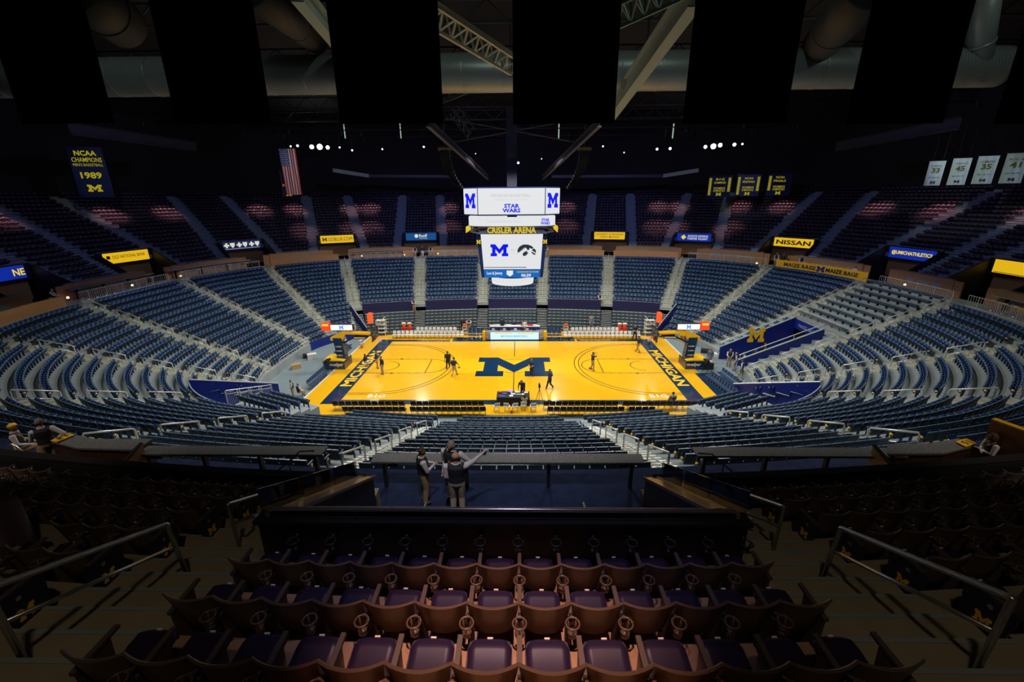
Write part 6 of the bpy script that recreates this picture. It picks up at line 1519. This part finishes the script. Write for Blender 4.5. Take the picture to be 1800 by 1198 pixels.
# ducts
P0, P1 = GY(-120, 140, -12), GY(1752, 140, -12); rr = 31/FPX*(P1-CAM).dot(ray(900, 599).normalized())
t = thing('air_duct', 'large pale horizontal air duct behind the dark banners', 'duct', P0); b = MB(); L = P1.x-P0.x; b.tube([(0, 0, 0), (L, 0, 0), (L+.1, 0, 0)], [rr, rr, rr*.9], 28); b.build('pipe', 'duct', t, True); b = MB()
for k in range(int(L/2.2)): b.tube([(2.2*k, 0, 0), (2.2*k+.06, 0, 0)], rr*1.02, 28)
b.build('seam_bands', 'duct', t)
b = MB()
for k in range(18): b.tube([(L-3.4+.18*k, 0, 0), (L-3.33+.18*k, 0, 0)], rr*1.012, 28)
b.build('end_ribs', 'duct', t)
P = P1+Vector((-1.2, 0, 0)); Q = GY(1740, -60, -14)
t = thing('air_duct', 'air duct rising from the right end of the long duct', 'duct', P); b = MB(); b.tube([(0, 0, 0), Q-P], rr*.62, 24); b.build('pipe', 'duct', t, True); b = MB(); b.tube([(Q-P)*.35, (Q-P)*.37], rr*.66, 24); b.build('collar', 'duct', t, True)
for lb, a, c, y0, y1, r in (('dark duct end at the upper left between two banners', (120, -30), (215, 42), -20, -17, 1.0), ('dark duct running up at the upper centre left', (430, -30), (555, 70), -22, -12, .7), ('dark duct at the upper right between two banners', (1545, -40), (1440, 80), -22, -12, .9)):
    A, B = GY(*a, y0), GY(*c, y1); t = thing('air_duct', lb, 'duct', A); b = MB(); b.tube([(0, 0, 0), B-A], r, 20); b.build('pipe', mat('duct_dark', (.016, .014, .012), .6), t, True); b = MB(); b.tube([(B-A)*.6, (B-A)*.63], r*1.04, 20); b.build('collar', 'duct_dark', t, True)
# line array loudspeakers
for s, nm, px in ((-1, 'left', 782), (1, 'right', 1027)):
    t = thing('line_array', 'curved hanging column of black loudspeakers at the upper %s' % nm, 'loudspeaker', GY(px-s*0, 268, 4)); 
    for k in range(12):
        v = k/11; M = Matrix.Translation((-s*(1.1*v*v), 0, -.26*k)) @ Matrix.Rotation(-s*v*.55, 4, 'Y'); b = MB(); b.box((0, 0, 0), (.9, .7, .24)); b.box((s*-.46, 0, 0), (.03, .6, .16), 1); b.build('speaker_box', ['black', 'truss_grey'], t, M=M)
    b = MB(); b.box((0, 0, .3), (1.2, .6, .25)); b.tube([(0, 0, .3), (0, 0, 5)], .03, 5); b.build('bumper', mat('bumper_tan', (.25, .18, .1), .6), t)
# vertical light tubes, flood heads and pin lights near the roof
for k, px in enumerate((436, 518, 607, 705, 1288, 1371, 1182, 982)):
    A, B = GY(px, 243, 44), GY(px-(900-px)*.012, 217, 44); t = thing('light_tube', 'thin vertical light tube under the roof, %s from the left' % ORD[sorted((436, 518, 607, 705, 1288, 1371, 1182, 982)).index(px)], 'lamp', A, 'vertical light tubes'); b = MB(); b.tube([(0, 0, 0), (0, 0, B.z-A.z)], .1, 6); b.build('tube', glow('tube_mint', (.6, .8, .62), .55), t); b = MB(); b.tube([(0, 0, B.z-A.z), (0, 0, B.z-A.z+1.5)], .02, 4); b.build('stem', 'dark_metal', t)
    spot('tube_light', A+Vector((0, 0, -.2)), (A.x*.42, -5, 0), 900, 12, .6, (1, 1, .95), 1.3)
def lamp_head(label, P, r, e, grp):
    t = thing('flood_lamp', label, 'lamp', P, grp); b = MB(); aim = (CAM-Vector(P)).normalized(); q = aim.to_track_quat('Z', 'Y').to_matrix().to_4x4()
    b.lathe([(r*.6, -.3), (r, 0), (r*1.05, .02)], 14, 0, q); b.build('housing', 'dark_metal', t); b = MB(); b.lathe([(r*.9, .021), (r*.9, .03)], 14, 0, q); b.build('lens', glow('lens_%d' % int(e*10), (.92, 1., .95), e), t)
    b = MB(); b.tube([(0, 0, .1), (0, 0, 2.)], .025, 5); b.build('stem', 'dark_metal', t)
LPX = [(548, 258, .26, 12), (562, 258, .34, 14), (576, 259, .22, 12), (523, 256, .14, 6), (511, 257, .1, 4), (597, 259, .10, 4), (1240, 258, .2, 10), (1254, 257, .32, 14), (1266, 255, .24, 12), (1291, 254, .2, 10), (1305, 253, .12, 5), (672, 262, .1, 3), (745, 258, .12, 3), (619, 264, .12, 2), (1060, 257, .1, 3), (1097, 268, .08, 3), (1155, 262, .16, 2), (1178, 261, .18, 2), (836, 270, .06, 3), (911, 286, .14, 5), (952, 279, .07, 3), (788, 262, .08, 2), (392, 223, .08, 3), (402, 223, .08, 3), (274, 265, .06, 4)]
for k, (px, py, r, e) in enumerate(LPX):
    side = 'left' if px < 800 else 'right' if px > 1000 else 'centre'
    lamp_head('%s flood lamp under the roof at upper %s, %s lamp from the left edge' % ('bright' if e > 9 else 'small dim', side, nth(sorted(q[0] for q in LPX).index(px)+1)), GY(px, py, 36), r*1.35, e, 'flood lamps at upper %s' % side)
for k, (fx, fy, fz) in enumerate(FLOODS):
    t = thing('court_lamp', 'dark box court lamp high over the %s side of the court, %s from the left' % ('near' if fy < 0 else 'far', ORD[k % 5]), 'lamp', (fx, fy, fz)); b = MB(); b.hexa([(-.3, -.3, .5), (.3, -.3, .5), (.3, .3, .5), (-.3, .3, .5), (-.2, -.2, .9), (.2, -.2, .9), (.2, .2, .9), (-.2, .2, .9)]); b.build('housing', 'dark_metal', t); b = MB(); b.tube([(0, 0, .9), (0, 0, 3.4)], .04, 5); b.build('stem', 'dark_metal', t)
# house lights over the upper tier: each lamp carries its own light
hl = 0
for th_ in (176., 171.5 if False else 160., 150., 132., 124., 111., 106., 97., 84., 73., 68., 54., 45., 27., 17., 4., 190., 188. if False else 346.):
    for j, wt in ((13.5, 1.), (6.5, .75)):
        o = -UO-UD*j; P = bp(th_, o-1.0, 25.2); Q = bp(th_, o, UZ+UR*j); q = pix(Q)
        if q is None or not (-150 < q[0] < 1950): continue
        if j < 10 and not (520 < q[0] < 1280): continue
        t = thing('house_lamp', 'small round downlight over the upper tier, %s round the ring' % nth(hl+1), 'lamp', P, 'downlights over the upper tier'); b = MB(); b.lathe([(.16, .0), (.2, .5), (.08, .6)], 12); b.build('housing', 'dark_metal', t); b = MB(); b.tube([(0, 0, .6), (0, 0, 3.)], .02, 4); b.build('stem', 'dark_metal', t)
        hl += 1
        spot('house_or_fill_light', P-Vector((0, 0, .1)), Q, HOUSE_W*wt, 11, .9, (1., .42, .42), .05)
# warm lamps on the concourse railing
for k, (px, py) in enumerate(((233, 503), (318, 487), (415, 468), (120, 525), (636, 451), (711, 449), (770, 447), (1243, 448), (1330, 464), (1503, 487), (1590, 502))):
    P = G(px, py, ZT+.25); t = thing('rail_lamp', 'small warm lamp on the concourse ledge, %s from the left' % ORD[sorted((233, 318, 415, 120, 636, 711, 770, 1243, 1330, 1503, 1590)).index(px)], 'lamp', P, 'warm ledge lamps'); b = MB(); b.sphere((0, 0, .12), .11, 10); b.build('bulb', glow('warm_bulb', (1., .62, .3), 3.), t, True); b = MB(); b.lathe([(.09, -.1), (.05, .04)], 10); b.build('base', 'dark_metal', t)
# bar stools and drink ledge behind the concourse railing
for a0, a1, nm in ((169.5, 181., 'far left'), (143., 166., 'upper left'), (-20., -4., 'far right'), (102., 113., 'left of the scoreboard')):
    T = thetas(a0, a1, 1.0, -1.); t = thing('drink_ledge', 'narrow drink ledge against the tan wall at the %s concourse' % nm, 'ledge', bp((a0+a1)/2, -2., ZT)); Mi = t.matrix_basis.inverted(); b = MB()
    R = [[Mi @ bp(q, -1.9, ZT+1.05) for q in T], [Mi @ bp(q, -2.4, ZT+1.05) for q in T]]; b.grid(R); b.grid([[p-Vector((0, 0, .06)) for p in r] for r in R][::-1]); b.grid([R[0], [p-Vector((0, 0, .06)) for p in R[0]]]); b.build('shelf', 'grey', t); b = MB()
    for q in T[::3]: b.box((0, 0, .5), (.06, .3, 1.0), 0, Mi @ bframe(q, -2.2, ZT))
    b.build('bracket', 'dark_metal', t)
    for qi, q in enumerate(T[1:-1]):
        s = thing('bar_stool', 'pale round bar stool at the %s drink ledge, %s from the right' % (nm, nth(qi+1)), 'stool', bframe(q, -1.3, ZT), 'bar stools, %s concourse' % nm); b = MB(); b.lathe([(.18, .72), (.2, .76), (.19, .8)], 12); b.build('seat', mat('stool_cream', (.45, .42, .30), .5), s, True); b = MB(); b.lathe([(.2, 0), (.19, .03), (.03, .05), (.03, .72)], 10); b.build('pedestal', 'steel', s)

for o in bpy.data.objects:
    if 'label' in o and len(str(o['label']).split()) > 16: print('LONG', o.name, o['label'])
